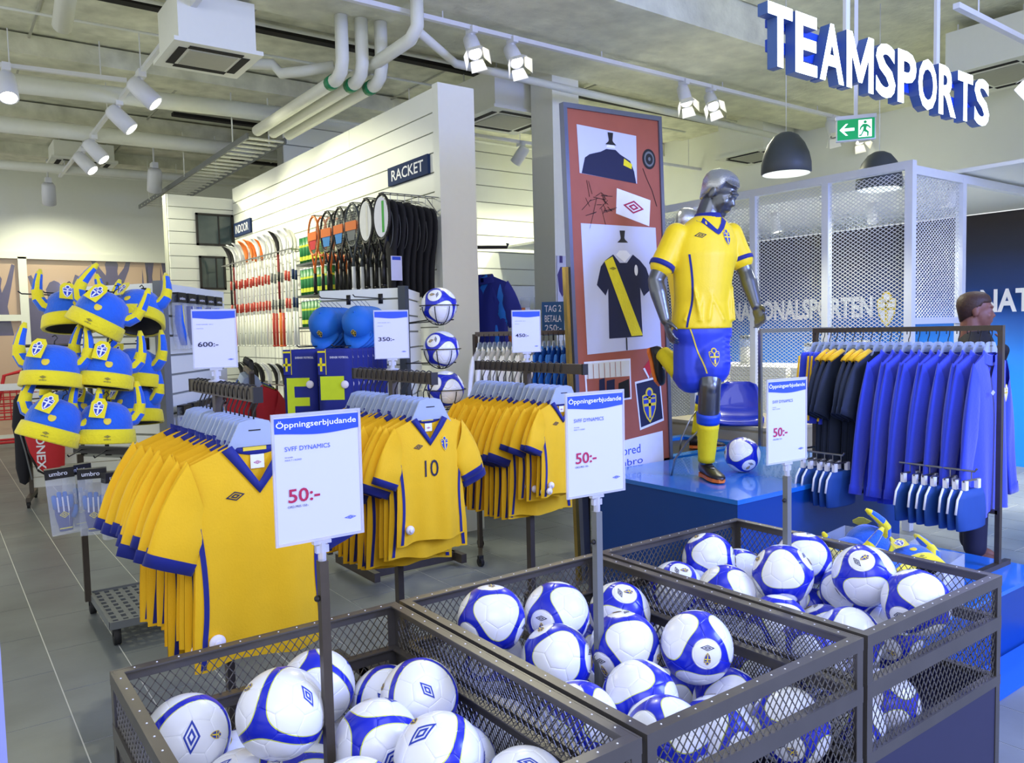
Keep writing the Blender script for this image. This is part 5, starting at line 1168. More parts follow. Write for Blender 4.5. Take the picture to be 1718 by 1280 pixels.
# ================================================================== PLANK WALL: SIGNS, RACKETS, STICKS
def wall_sign(text, y0, y1, z0, z1, label):   # faces the aisle (-x)
    t = part(G().bb((3.225, min(y0, y1), z0), (3.252, max(y0, y1), z1)), 'department_sign', m_teal); tag(t, label, 'sign')
    h = (z1-z0); L_ = abs(y1-y0); g = G(); g.shapes([txt(text, L_*.10, h*.2, L_*.80, h*.6, .012, 0, 1)], plane_map((3.2245, max(y0, y1), z0), (0, -1, 0), (0, 0, 1)), .001); part(g, 'sign_lettering', m_printw, t)
wall_sign('RACKET', 5.455, 6.12, 2.84, 2.99, 'dark blue wall sign reading RACKET above the rackets')
wall_sign('INDOOR', 9.69, 10.31, 2.86, 3.03, 'dark blue wall sign reading INDOOR at the far end of the plank wall')
def make_rail(y, label):
    t = thing('display_rail', label, 'rail', (3.25, y, 2.635), group='racket rails')
    g = G()
    for dy in (-.03, .03): g.tube([(0, dy, 0), (-.49, dy, 0)], .004, 6)
    g.tube([(-.49, -.03, 0), (-.49, .03, 0)], .004, 6); g.tube([(0, 0, -.12), (-.10, 0, -.005)], .004, 6)
    for k in range(8): g.tube([(-.05-.06*k, 0, 0), (-.05-.06*k, 0, -.055)], .0025, 5)
    for k in range(8): g.tube([(-.05-.06*k, -.03, 0), (-.05-.06*k, .03, 0)], .0025, 5)
    part(g, 'wire_rail', m_chromew, t); return t
RY = [6.65, 6.36, 6.11, 5.87, 5.62, 5.36]
for k, y in enumerate(RY): make_rail(y, '%s wire rail from the far end holding tennis rackets' % ORD[k])
def make_racket(label, frame, card, card2, grip, full=False):
    t = thing('tennis_racket', label, 'racket', group='tennis rackets on the plank wall'); a, b = .115, .165
    g = G(); g.tube([(0, a*math.sin(q), -.165+b*math.cos(q)) for q in [2*PI*k/36 for k in range(37)]], .0095, 8)
    g.tube([(0, -.060, -.305), (0, -.035, -.37), (0, -.012, -.43)], .009, 8); g.tube([(0, .060, -.305), (0, .035, -.37), (0, .012, -.43)], .009, 8); g.tube([(0, 0, -.42), (0, 0, -.50)], .013, 8); part(g, 'frame', frame, t, True)
    g = G()
    for k in range(-6, 7): y = k*.0165; zz = b*math.sqrt(max(0, 1-(y/a)**2)); g.tube([(0, y, -.165-zz), (0, y, -.165+zz)], .0011, 4)
    for k in range(-8, 9): z = k*.0185; yy = a*math.sqrt(max(0, 1-(z/b)**2)); g.tube([(0, -yy, -.165+z), (0, yy, -.165+z)], .0011, 4)
    tag(part(g, 'strings', m_lens, t), None, None, None, 'stuff')
    g = G(); g.tube([(0, 0, -.49), (0, 0, -.66)], .016, 10); g.tube([(0, 0, -.66), (0, 0, -.675)], .019, 10); part(g, 'grip', grip, t, True)
    if full:
        g = G(); g.prism([(-.1*math.sin(q), .148*math.cos(q)) for q in [2*PI*k/28 for k in range(28)]], .002, (-.006, 0, -.165), (0, 1, 0), (0, 0, 1), (-1, 0, 0)); c = part(g, 'string_card', card, t)
        g = G(); g.bb((-.010, -.045, -.28), (-.0085, -.015, -.05)); part(g, 'card_stripe', card2, c)
    else:
        g = G(); g.bb((-.016, -.088, -.205), (-.012, .088, -.135)); g.bb((.012, -.088, -.205), (.016, .088, -.135)); part(g, 'price_band', card, t)
        g = G(); g.prism([(-.07, -.205), (.07, -.205), (.05, -.285), (-.05, -.285)], .002, (-.010, 0, 0), (0, 1, 0), (0, 0, 1), (-1, 0, 0)); part(g, 'lower_card', card2, t)
    return t
specs = [('orange', m_orange, m_orange, m_redc), ('black', m_black, m_orange, m_sblue), ('black', m_black, m_orange, m_sblue), ('dark grey', m_pend, m_orange, m_grey), ('black', m_black, m_wcloth, m_stock), ('black', m_black, m_printw, m_kgreen)]
for k, y in enumerate(RY):
    nm, fr, c1, c2 = specs[k]; full = k >= 4
    t0 = make_racket('%s front tennis racket from the far end, %s' % (ORD[k], ('orange frame', 'orange band and blue card', 'orange band, light blue card below', 'orange band, plain strings', 'cream string card', 'white and green string card')[k]), fr, c1, c2, (m_black if k != 3 else m_wcloth), full)
    t0.location = (2.765, y, 2.625); t0.rotation_euler = (0, 0, .06*(k % 2))
    if k < 5:
        for j in range(1, 6): dup(t0, (2.765+.075*j, y+.006*j, 2.625), None, 'tennis racket queued %s behind the %s front racket of the wall' % (ORD[j], ORD[k]), None, ('price_band', 'lower_card', 'string_card'))
def make_cover(label):
    t = thing('racket_cover', label, 'racket cover', group='black racket covers')
    g = G(); rings = []
    for z, w_ in ((0, .03), (-.012, .075), (-.05, .118), (-.11, .137), (-.18, .135), (-.27, .118), (-.36, .085), (-.46, .06), (-.56, .052), (-.67, .05), (-.69, .03)):
        rings.append([V((.026*math.sin(q)*min(1, w_/.06), w_*math.cos(q), z)) for q in [2*PI*k/18 for k in range(18)]])
    g.loft(rings, 0); part(g, 'cover_body', m_jack, t, True)
    g = G(); g.tube([V((-.027, .10*math.cos(q), -.20+.16*math.sin(q))) for q in [PI*.2+2*PI*.6*k/16 for k in range(17)]], .0022, 5); part(g, 'zip', m_grey, t)
    g = G(); g.bb((-.029, -.012, -.30), (-.0275, .012, -.12)); part(g, 'side_print', m_teal, t); return t
cv = None
for k in range(7):
    lb = '%s black racket cover from the aisle on the nearest rail' % ORD[k]
    if cv is None: cv = c = make_cover(lb)
    else: c = dup(cv, label=lb)
    c.location = (2.835+.055*k, 5.36, 2.585-.006*k); c.rotation_euler = (0, 0, .05*((k % 3)-1))
g = G(); g.bb((2.79, 5.285, 1.99), (2.88, 5.289, 2.17)); t = part(g, 'price_tag', m_sign); tag(t, 'white and blue hang tag on the black racket covers', 'tag'); g = G(); g.bb((2.80, 5.2842, 2.14), (2.87, 5.285, 2.165)); part(g, 'tag_header', m_signb, t)
# floorball sticks
def make_stick(label, shaft, blade, grip, accent):
    t = thing('floorball_stick', label, 'stick', group='floorball sticks')
    g = G(); g.tube([(0, 0, -.10), (0, 0, -.72)], .013, 8); part(g, 'shaft', shaft, t, True)
    g = G(); g.tube([(0, 0, -.72), (0, 0, -1.06)], .0155, 8); g.tube([(0, 0, -1.06), (0, 0, -1.075)], .018, 8); part(g, 'grip', grip, t, True)
    g = G(); g.loft([[V((x-.0+.012*math.cos(q), y+w_*math.sin(q), z)) for q in [2*PI*k/12 for k in range(12)]] for x, y, z, w_ in ((0, 0, -.12, .016), (0, -.004, -.06, .040), (-.012, -.015, 0, .056), (-.035, -.02, .05, .055), (-.065, -.02, .09, .045), (-.095, -.02, .11, .02))], 0); part(g, 'blade', blade, t, True)
    for z in (-.30, -.58): part(G().tube([(0, 0, z), (0, 0, z-.10)], .0142, 8), 'shaft_decal', accent, t, True)
    return t
kinds = [(m_wcloth, m_wcloth, m_white, m_bord), (m_wcloth, m_orange, m_white, m_bord), (m_dred, m_black, m_orange, m_black), (m_wcloth, m_wcloth, m_bord, m_grey), (m_wcloth, m_stock, m_wcloth, m_teal), (m_black, m_black, m_black, m_bord)]
seq = [4, 4, 0, 0, 2, 3, 3, 3, 0, 0, 0, 1, 1, 1, 1, 0, 0, 0, 0, 0, 5, 2]
kn = {0: 'white shaft and white blade', 1: 'white shaft and orange blade', 2: 'dark red shaft and black blade', 3: 'white shaft with red grip', 4: 'white shaft and grey-white blade', 5: 'black shaft'}
sp = {}
def stick(k, ki, loc, lb):
    if ki not in sp: sp[ki] = t = make_stick(lb, *kinds[ki])
    else: t = dup(sp[ki], label=lb)
    t.location = loc; t.rotation_euler = (0, 0, .1*((k % 3)-1)); return t
for k, ki in enumerate(seq): stick(k, ki, (2.98+.07*(k % 2), 7.72+.100*k, 2.56), '%s floorball stick from the near end, upper row, %s' % (ORD[k], kn[ki]))
for k, ki in enumerate([5, 5, 5, 5, 5, 3, 3, 3, 5, 5, 5, 5, 5, 5, 5, 2]): stick(k, ki, (2.98+.06*(k % 2), 7.85+.115*k, 1.20), '%s floorball stick from the near end, lower row, %s' % (ORD[k], kn[ki]))
for z, nm in ((2.45, 'upper'), (1.08, 'lower')):
    g = G(); g.bb((2.94, 7.65, z), (2.95, 9.95, z+.012)); g.bb((3.10, 7.65, z), (3.11, 9.95, z+.012))
    for y in (7.7, 8.8, 9.9): g.bb((2.95, y, z), (3.25, y+.012, z+.012))
    tag(part(g, 'stick_rack', m_chromew), 'long wire rack holding the %s row of floorball sticks' % nm, 'rack')
# green shuttle tubes on shelves
def make_tube(label):
    t = thing('shuttlecock_tube', label, 'tube', group='green shuttlecock tubes'); g = G(); g.lathe([(0, 0), (.036, 0), (.036, .25), (0, .25)], 14); part(g, 'tube_body', m_tube, t, True)
    g = G(); g.lathe([(.0365, .03), (.0365, .07)], 14); g.lathe([(.0365, .16), (.0365, .18)], 14); part(g, 'tube_stripe', m_tubey, t, True)
    g = G(); g.lathe([(0, .25), (.037, .25), (.037, .262), (0, .264)], 14); part(g, 'cap', m_printw, t, True); return t
tb = None
for r_, z in enumerate((2.30, 1.99, 1.68)):
    g = G(); g.bb((3.0, 6.9, z-.02), (3.25, 7.68, z)); tag(part(g, 'wall_shelf', m_pend), 'grey shelf, %s of three, carrying green tubes beside the rackets' % ORD[r_], 'shelf')
    for k in range(9):
        lb = '%s green shuttlecock tube from the near end on the %s shelf' % (ORD[k], ORD[r_])
        if tb is None: tb = t = make_tube(lb)
        else: t = dup(tb, label=lb)
        t.location = (3.055, 6.96+.083*k, z); t.rotation_euler = (0, 0, k)
# ================================================================== LEFT BACKGROUND
t = thing('slat_stand', 'low slatted display stand on castors behind the horned hats', 'display stand', (.76, 9.15, 0), (0, 0, -.2))
g = G()
for x in (0, 1.1): g.bb((x-.018, -.02, .06), (x+.018, .02, 1.56))
g.bb((0, -.02, 1.54), (1.1, .02, 1.57)); part(g, 'frame', m_rack, t)
for k in range(13):
    g = G(); g.bb((.02, -.012, .15+.106*k), (1.08, .012, .15+.106*k+.096)); part(g, 'slat', m_plank, t)
g = G(); g.bb((-.02, -.3, .06), (.02, .3, .10)); g.bb((1.08, -.3, .06), (1.12, .3, .10)); part(g, 'foot', m_rack, t)
for x, y in ((0, -.28), (0, .28), (1.1, -.28), (1.1, .28)):
    g = G(); castor(g, x, y); part(g, 'castor', m_rubber, t)
def racketbag(loc, rz, mat, label, txtm=None):
    t = thing('racket_bag', label, 'bag', loc, (0, 0, rz)); g = G()
    g.loft([[V((w_*math.cos(q)+xo, .06*math.sin(q)*min(1, w_/.1), z)) for q in [2*PI*k/20 for k in range(20)]] for z, w_, xo in ((0, .03, .10), (-.03, .12, .08), (-.12, .165, .04), (-.3, .17, 0), (-.5, .15, .02), (-.65, .11, .05), (-.74, .06, .08), (-.76, .02, .08))], 0); b = part(g, 'bag_body', mat, t, True)
    g = G(); g.tube([(.10, 0, -.02), (.09, -.02, .06), (.13, -.02, .08), (.15, 0, -.03)], .012, 8); part(g, 'carry_handle', m_black, t, True)
    g = G(); g.tube([(-.165, -.0, -.25), (-.13, -.01, -.5), (-.06, -.01, -.68), (.06, 0, -.765)], .010, 8); part(g, 'piping', m_black, t, True)
    if txtm:
        vs, fs, _ = _T[('YONEX', .02)]; g = G(); g.shapes([([(-.06+.075*p[1], -.66+.40*(1-p[0])) for p in vs], fs, 0, 1), ell(-.02, -.19, .035, .035, 0, 1)], lambda a, b_, l: V((a, -.062-l, b_))); part(g, 'bag_lettering', m_printw, t)
    return t
racketbag((.85, 8.72, 1.05), -.25, m_redc, 'red racket bag with white lettering hanging below the horned hats', True)
t = thing('umbrella_bag', 'long black cloth cover hanging at the left of the display panel', 'bag', (.68, 8.85, 1.0)); g = G(); g.loft([[V((w_*math.cos(q), .05*math.sin(q), z)) for q in [2*PI*k/14 for k in range(14)]] for z, w_ in ((.1, .02), (.05, .05), (-.2, .075), (-.3, .06), (-.6, .065), (-.74, .04), (-.76, .01))], 0); part(g, 'cover_body', m_jack, t, True); g = G(); g.tube([(-.03, -.05, -.2), (.02, -.055, -.45), (.06, -.04, -.72)], .008, 6); part(g, 'zip', m_grey, t)
t = thing('shopping_trolley', 'red wire shopping trolley far away at the left edge', 'trolley', (1.0, 14.2, 0)); g = G()
for z in (.45, .55, .65, .75, .85): g.tube([(-.3, -.25, z), (.3, -.25, z), (.3, .25, z), (-.3, .25, z), (-.3, -.25, z)], .012, 6)
for k in range(8): g.tube([(-.3+.085*k, -.25, .45), (-.3+.085*k, -.25, .9)], .010, 5)
part(g, 'basket', m_redc, t); g = G(); g.tube([(-.25, -.2, .1), (-.25, -.2, .45), (-.1, -.2, 1.1), (.1, -.2, 1.15), (.28, -.2, 1.1), (.28, -.2, .1)], .025, 8); g.tube([(-.25, .2, .1), (.28, .2, .1), (.28, -.2, .1), (-.25, -.2, .1)], .02, 8); part(g, 'chassis', m_redc, t); g = G(); g.bb((-.3, -.27, .88), (.3, -.25, .98)); part(g, 'advert_board', m_printw, t)
for x, y in ((-.25, -.2), (-.25, .2), (.28, -.2), (.28, .2)):
    g = G(); castor(g, x, y); part(g, 'wheel', m_rubber, t)
# garments on plain racks further back
def simple_garment(name, label, cat, mat, loc, rz, sc, group, trim=None, long=False, hem=-.70, collar=True):
    t = thing(name, label, cat, loc, (0, 0, rz), group); t.scale = (sc, sc, sc); key = (mat.name, long, hem)
    if key not in SG:
        gg, cuffs, fm, *_ = jersey_geo(len(SG), long=long, sleeve=(.22, -.975) if long else (.40, -.92), hem=hem); SG[key] = (gg.mesh('cloth_body', mat, True), [q.mesh('cuff', trim or mat, True) for q in cuffs])
        c = G(); c.loft([[V((.088*math.cos(q)*k, .016*math.sin(q), z-.03*max(0, -math.sin(q)))) for q in [2*PI*i/18 for i in range(18)]] for z, k in ((-.035, 1.25), (.01, 1.0), (.014, .9), (-.02, 1.0))], 0, cap=False); SG[key] += (c.mesh('collar', trim or mat, True),)
    b, c, n = SG[key]; put(b, 'cloth_body', t)
    for q in c: put(q, 'cuff', t)
    if collar: put(n, 'collar', t)
    return t
SG = {}
def plain_rail(a, b, z, label, posts=True, mat=m_rack):
    a, b = V((*a, 0)), V((*b, 0)); t = thing('clothes_rack', label, 'clothes rack', (a+b)/2); d = (b-a)/2
    g = G(); g.bar(-d+V((0, 0, z)), d+V((0, 0, z)), .03, .03); part(g, 'rail', mat, t)
    for s in (-1, 1):
        g = G(); q = d*s; g.bb((q.x-.014, q.y-.014, .06), (q.x+.014, q.y+.014, z)); part(g, 'post', mat, t)
        n = V((-d.y, d.x, 0)).normalized()*.25; g = G(); g.bar(q-n+V((0, 0, .05)), q+n+V((0, 0, .05)), .03, .03); part(g, 'foot', mat, t)
        g = G(); castor(g, (q+n).x, (q+n).y); castor(g, (q-n).x, (q-n).y); part(g, 'castors', m_rubber, t)
    return t
plain_rail((1.70, 5.2), (1.98, 6.2), 1.36, 'dark rail of blue and red garments behind the left jersey rack')
cols = [m_redc, m_redc, m_dred, m_dred, m_dred, m_lime, m_navy, m_blue, m_lime, m_blue, m_navy, m_blue, m_skyb, m_blue]
cn = {m_redc: 'red', m_dred: 'dark red', m_lime: 'lime yellow', m_navy: 'navy', m_blue: 'royal blue', m_skyb: 'light blue'}
for k, m in enumerate(cols):
    f = .06+.062*k; x, y = 1.70+.28*f, 5.2+1.0*f
    simple_garment('shirt', '%s shirt, %s from the front on the dark rail behind the left jersey rack' % (cn[m], ORD[k]), 'shirt', m, (x, y, 1.27), .2, .9, 'shirts on the dark rail'); hanger((x, y, 1.30), .2, '%s hanger on the dark rail behind the left jersey rack' % ORD[k], 'hangers on the dark rail')
plain_rail((3.10, 4.66), (3.74, 4.23), 1.58, 'long rail of white and light blue shirts behind the right jersey rack')
for k in range(21):
    f = .04+.045*k; x, y = 3.10+.64*f, 4.66-.43*f; wh = k < 12
    simple_garment('shirt', '%s %s shirt from the left on the long rail behind the right jersey rack' % (ORD[k if wh else k-12], 'white' if wh else 'light blue'), 'shirt', m_wcloth if wh else m_skyb, (x, y, 1.475), .72+.05*(k % 3), .95, '%s shirts on the long rail' % ('white' if wh else 'light blue'))
    hanger((x, y, 1.505), .75, '%s hanger from the left on the long rail behind the right jersey rack' % ORD[k], 'hangers on the long rail').scale = (.9, .9, .55)
for k in range(4):
    simple_garment('shirt', '%s blue shirt hung at the end of the plank wall' % ORD[k], 'shirt', m_blue if k % 2 else m_skyb, (3.72+.02*k, 5.72-.06*k, 2.06), -1.15, 1.1, 'blue shirts at the wall end', hem=-.86)
g = G(); g.tube([(3.56, 5.45, 2.28), (3.86, 5.30, 2.28), (3.865, 5.297, 2.31)], .014, 8); tag(part(g, 'wall_hook', m_black), 'black hook rail sticking out of the wall end cap', 'hook')
# clear packs on the middle shelving
t = thing('shelf_unit', 'white shelving behind the 450 sign, filled with clear packs', 'shelf', (5.3, 7.5, 0), (0, 0, -.6)); 
for z in (1.40, 1.72, 1.10, .8):
    g = G(); g.bb((-.75, -.02, z-.025), (.75, .30, z)); part(g, 'shelf_board', m_white, t)
g = G(); g.bb((-.76, .28, 0), (.76, .32, 2.12)); part(g, 'back_panel', m_plank, t)
g = G(); g.bb((-.77, -.02, 0), (-.75, .3, 2.1)); g.bb((.75, -.02, 0), (.77, .3, 2.1)); part(g, 'side_panel', m_white, t)
R6 = Matrix.Rotation(-.6, 3, 'Z'); first = None
for r_, z in enumerate((1.98, 1.66, 1.34)):
    for k in range(9):
        p = V((5.3, 7.5, 0))+R6 @ V((-.66+.165*k, .06, z)); lb = '%s clear pack from the left on the %s shelf behind the 450 sign' % (ORD[k], ORD[r_])
        if first is None:
            first = q = thing('accessory_pack', lb, 'pack', p, (0, 0, -.6), 'clear packs on the white shelving')
            g = G(); g.bb((-.06, -.03, -.235), (.06, .03, 0)); part(g, 'clear_bag', m_bag, q); g = G(); g.bb((-.045, -.02, -.2), (.045, .02, -.04)); part(g, 'packed_item', m_stock, q); g = G(); g.bb((-.055, -.033, -.2), (-.005, -.030, -.12)); part(g, 'label_card', m_orange, q); g = G(); g.bb((.0, -.033, -.2), (.05, -.030, -.12)); part(g, 'white_card', m_printw, q)
        else: dup(first, p, None, lb)
t = part(G().bb((-.10, -.006, 0), (.10, .006, .30)), 'offer_sign', m_signteal, loc=(4.56, 5.58, 1.55), rot=(0, 0, -.75)); tag(t, 'blue offer sign reading TAG 2 BETALA beside the column', 'sign')
g = G(); g.shapes([txt('TAG 2', -.075, .21, .15, .06, .01, 0, 1), txt('BETALA', -.075, .12, .15, .06, .01, 0, 1), txt('250:-', -.075, .035, .15, .06, .01, 0, 1)], plane_map((0, -.0065, 0), (1, 0, 0), (0, 0, 1))); part(g, 'sign_lettering', m_printw, t)
g = G(); g.tube([(0, .0, 0), (0, 0, -1.54)], .008, 8); g.lathe([(0, -1.55), (.14, -1.55), (.14, -1.54), (0, -1.535)], 18); part(g, 'stand', m_black, t)
# ================================================================== RIGHT: SIGN LETTERS, LAMPS, EXIT
t = thing('lit_sign', 'large lit letters reading TEAMSPORTS hanging under the ceiling', 'sign', (3.440, 2.55, 2.893))
ws = {'T': .225, 'E': .21, 'A': .25, 'M': .30, 'S': .235, 'P': .235, 'O': .25, 'R': .245}; tot = sum(ws[c] for c in 'TEAMSPORTS')+9*.028; kx = 2.42/tot; x = 0
for c in 'TEAMSPORTS':
    g = G(); letter3d(g, c, .028, (x, 0, 0), (1, 0, 0), (0, 0, 1), (0, -1, 0), ws[c]*kx, .305, .06); part(g, 'letter', [m_letter, m_letside], t); x += (ws[c]+.028)*kx
g = G(); g.bb((.10, .002, .10), (2.38, .03, .16)); g.bb((.10, .002, .22), (2.38, .03, .26)); part(g, 'back_rail', m_signb, t)
g = G(); 
for xx in (.86, 1.9): part(G().bb((xx-.02, .03, .05), (xx+.02, .05, 1.48)), 'hanger_strut', m_lampw, t)
pass
for k, (p, s) in enumerate((((5.29, 3.67, 2.73), 1.0), ((6.44, 3.58, 2.70), 1.0))):
    t = thing('pendant_lamp', ('large dark dome lamp hanging above the mannequin', 'second dark dome lamp, half hidden behind the white cage')[k], 'lamp', p, group='dome lamps'); t.scale = (s, s, s)
    g = G(); g.lathe([(.172, 0), (.182, .01), (.180, .08), (.165, .15), (.135, .22), (.09, .28), (.045, .305), (0, .312)], 32); part(g, 'lamp_shade', m_pend, t, True)
    g = G(); g.lathe([(.172, .0), (.150, .006), (.120, .05), (.0, .10)], 32); part(g, 'reflector', m_pendin, t, True)
    g = G(); g.tube([(0, 0, .30), (0, 0, 1.5)], .0025, 8); part(g, 'cable', m_lampw, t, True)
spot('dome_beam', (5.29, 3.67, 2.78), (5.0, 3.4, .5), 60, WARM, 120, .5, .1); spot('dome_beam', (6.44, 3.58, 2.75), (6.4, 3.7, .5), 60, WARM, 120, .5, .1)
t = thing('exit_sign', 'green emergency exit sign with arrow and running figure', 'sign', (5.25, 3.09, 2.86), (0, 0, -.95))
g = G(); g.bb((-.125, -.02, -.005), (.125, .02, .155)); g.bb((-.13, -.025, .14), (.13, .025, .165)); part(g, 'housing', m_lampw, t); g = G(); g.bb((-.118, -.024, .002), (.118, -.02, .138)); fa = part(g, 'green_face', m_exit, t)
g = G(); g.shapes([poly([(-.105, .07), (-.065, .11), (-.05, .11), (-.078, .08), (-.01, .08), (-.01, .06), (-.078, .06), (-.05, .03), (-.065, .03)], 0, 1), rect(.015, .012, .10, .128, 0, 1)], plane_map((0, -.0245, 0), (1, 0, 0), (0, 0, 1)), .0006); part(g, 'arrow_and_door', m_exitw, fa)
g = G(); g.shapes([ell(.058, .112, .010, .010, 0, 2, 12), poly([(.045, .10), (.068, .098), (.085, .085), (.095, .07), (.09, .065), (.078, .078), (.068, .082), (.064, .062), (.082, .045), (.078, .015), (.07, .015), (.07, .04), (.05, .05), (.035, .02), (.018, .02), (.02, .028), (.032, .03), (.045, .06), (.048, .082), (.035, .075), (.03, .06), (.022, .062), (.028, .082)], 0, 2)], plane_map((0, -.0245, 0), (1, 0, 0), (0, 0, 1)), .0006); part(g, 'running_figure', m_exit, fa)
g = G(); g.bb((-.012, -.008, .16), (.012, .008, 1.48)); part(g, 'suspension_rod', m_lampw, t)
# ================================================================== WHITE MESH CAGE
CG = thing('mesh_cage', 'white expanded metal cage around the national team section', 'cage', (6.0, 3.09, 0))
posts = [(0, 0), (0, .69), (0, 1.40), (0, 2.1), (0, 2.9), (.80, 0)]
for x, y in posts:
    g = G(); g.bb((x-.03, y-.03, 0), (x+.0295, y+.0295, 2.738)); part(g, 'post', m_cagew, CG)
g = G(); g.bb((-.03, -.03, 2.738), (.03, 2.93, 2.80)); part(g, 'top_rail', m_cagew, CG); g = G(); g.bb((.031, -.028, 2.70), (2.8, .028, 2.765)); part(g, 'top_rail', m_cagew, CG)
for a, b in ((0, .69), (.69, 1.40), (1.40, 2.1), (2.1, 2.9)):
    g = G(); expanded(g, (0, a+.03, .62), (0, 1, 0), (0, 0, 1), b-a-.06, 2.10, .046, .030, .005, .003); tag(part(g, 'mesh_panel', m_cagew, CG, recalc=False), None, None, None, 'stuff')
    g = G(); g.bb((-.02, a, .56), (.02, b, .62)); part(g, 'lower_rail', m_cagew, CG)
g = G(); expanded(g, (.03, 0, 1.62), (1, 0, 0), (0, 0, 1), .74, 1.08, .046, .030, .005, .003); tag(part(g, 'mesh_panel', m_cagew, CG, recalc=False), None, None, None, 'stuff')
g = G(); g.bb((0, -.025, 1.58), (.80, .025, 1.63)); part(g, 'lower_rail', m_cagew, CG)
# goods and furniture by the cage
t = thing('goods_table', 'white table piled with pale goods inside the cage', 'table', (7.3, 5.2, 0), (0, 0, 0))
g = G(); g.bb((-.6, -1.6, .95), (.6, 1.6, 1.0)); part(g, 'table_top', m_white, t); g = G(); g.bb((-.55, -1.55, 0), (.55, 1.55, .95)); part(g, 'table_base', m_white, t)
rnd = random.Random(9); g0 = None
for k in range(24):
    x, y = 6.85+.28*(k % 3), 3.75+.36*(k//3); m = [m_stock, m_stock, m_printw][k % 3]
    b = part(G().box((0, 0, .09), (.24, .30, .18)), 'folded_stack', m, None, loc=(x, y, 1.0), rot=(0, 0, rnd.uniform(-.1, .1))); tag(b, '%s pale folded stack from the right in the %s row of the cage table' % (ORD[k//3], ('front', 'middle', 'rear')[k % 3]), 'clothes', 'folded stacks on the cage table')
    g = G()
    for z in (.045, .09, .135): g.bb((-.121, -.151, z-.002), (.121, .151, z+.002))
    part(g, 'fold_line', m_groove, b)
for k, (y, h) in enumerate(((4.10, .20), (4.62, .18), (5.4, .26))):
    t = thing('jar', '%s clear jar from the right on top of the folded stacks' % ORD[k], 'jar', (7.1, y, 1.18)); g = G(); g.lathe([(0, 0), (.09, 0), (.09, h), (.07, h+.02)], 18); part(g, 'glass_body', m_bag, t, True); g = G(); g.lathe([(0, .01), (.075, .01), (.075, h*.7), (0, h*.75)], 14); part(g, 'contents', m_stock, t, True); g = G(); g.lathe([(0, h+.02), (.085, h+.02), (.085, h+.05), (0, h+.06)], 18); part(g, 'lid', m_pend, t, True)
t = thing('stadium_seat', 'blue plastic stadium seat on the beige cabinet behind the podium', 'chair', (5.22, 4.06, .845), (0, 0, -.9)); t.scale = (.88, .88, .88)
g = G(); rings = []
for i, (y, z, w_) in enumerate(((-.22, -.02, .20), (-.20, .015, .215), (-.05, .0, .22), (.10, .0, .215), (.16, .03, .21), (.19, .12, .205), (.21, .24, .195), (.22, .31, .16), (.223, .335, .10))):
    rings.append([V((x*w_, y+.018*abs(x)**3*(-1 if i > 3 else 0), z+.03*abs(x)**3*(1 if i < 4 else 0))) for x in [-1+2*k/12 for k in range(13)]]+[V((x*w_, y+.012, z-.014)) for x in [1-2*k/12 for k in range(13)]])
g.loft(rings, 0); part(g, 'seat_shell', m_chair, t, True)
g = G(); g.bb((-.12, -.12, -.03), (.12, .1, -.006)); part(g, 'mounting_bracket', m_black, t)
t = thing('cabinet', 'low beige cabinet carrying the blue seat behind the podium', 'cabinet', (5.55, 4.2, 0), (0, 0, 0))
g = G(); g.bb((-.42, -.55, .05), (.42, .55, .79)); part(g, 'body', m_wood, t); g = G(); g.bb((-.44, -.57, .79), (.44, .57, .815)); part(g, 'top_board', m_wood, t)
for k in range(2):
    g = G(); g.bb((-.435, -.54+.55*k, .08), (-.42, -.01+.55*k, .77)); d = part(g, 'door', m_wood, t); g = G(); g.tube([(-.445, -.06+.12*k, .38), (-.445, -.06+.12*k, .5)], .006, 8); part(g, 'handle', m_chromew, d)
g = G(); g.bb((-.40, -.5, 0), (.40, .5, .05)); part(g, 'plinth', m_black, t)
for k, (x, y) in enumerate(((4.94, 3.66), (5.5, 3.3))):
    pass
t = thing('support_frame', 'thin grey upright frame standing behind the mannequin', 'stand', (5.06, 3.735, 0)); g = G(); g.bb((-.012, -.012, .02), (.012, .012, 1.56)); g.bb((-.1, -.02, 0), (.1, .02, .02)); g.bb((0, -.01, 1.54), (1.2, .01, 1.57)); part(g, 'upright', m_chromew, t)
t = part(G().prism([(-.02, 0), (.09, 0), (.07, .12), (.05, .26), (-.01, .42), (-.03, .30)], .012, (0, 0, 0), (0, 1, 0), (0, 0, 1)), 'pennant', m_exit if False else m_tube, loc=(5.93, 3.72, .60)); tag(t, 'green pennant hanging at the foot of the cage post', 'pennant')
def hanger2(*q):
    h = hanger(*q); h.scale = (.9, .9, .62); return h
# ================================================================== TRAINING WEAR RAIL ON THE RIGHT
RX = 4.40
t = thing('clothes_rack', 'tall steel rail of blue jackets and dark tees on the right', 'clothes rack', (RX, 2.35, 0))
g = G(); g.bb((-.018, -.56, 1.545), (.018, .50, 1.572)); part(g, 'rail', m_rack, t)
for y in (-.555, .495):
    g = G(); g.bb((-.014, y-.012, .33), (.014, y+.012, 1.572)); part(g, 'post', m_rack, t)
    g = G(); g.bb((-.25, y-.015, .32), (.12, y+.015, .345)); part(g, 'foot', m_rack, t)
g = G(); g.bb((-.014, -.555, .60), (.014, .495, .62)); part(g, 'cross_bar', m_rack, t)
for nm, y0, y1 in (('right', -.60, -.22), ('left', .09, .36)):
    g = G(); g.tube([(0, y0+.30, .87), (-.35, y0+.30, .87)], .006, 8); g.tube([(-.35, y0, .885), (-.35, y0+.01, .87), (-.35, y1, .87)], .006, 8); part(g, 'front_arm', m_chromew, t)
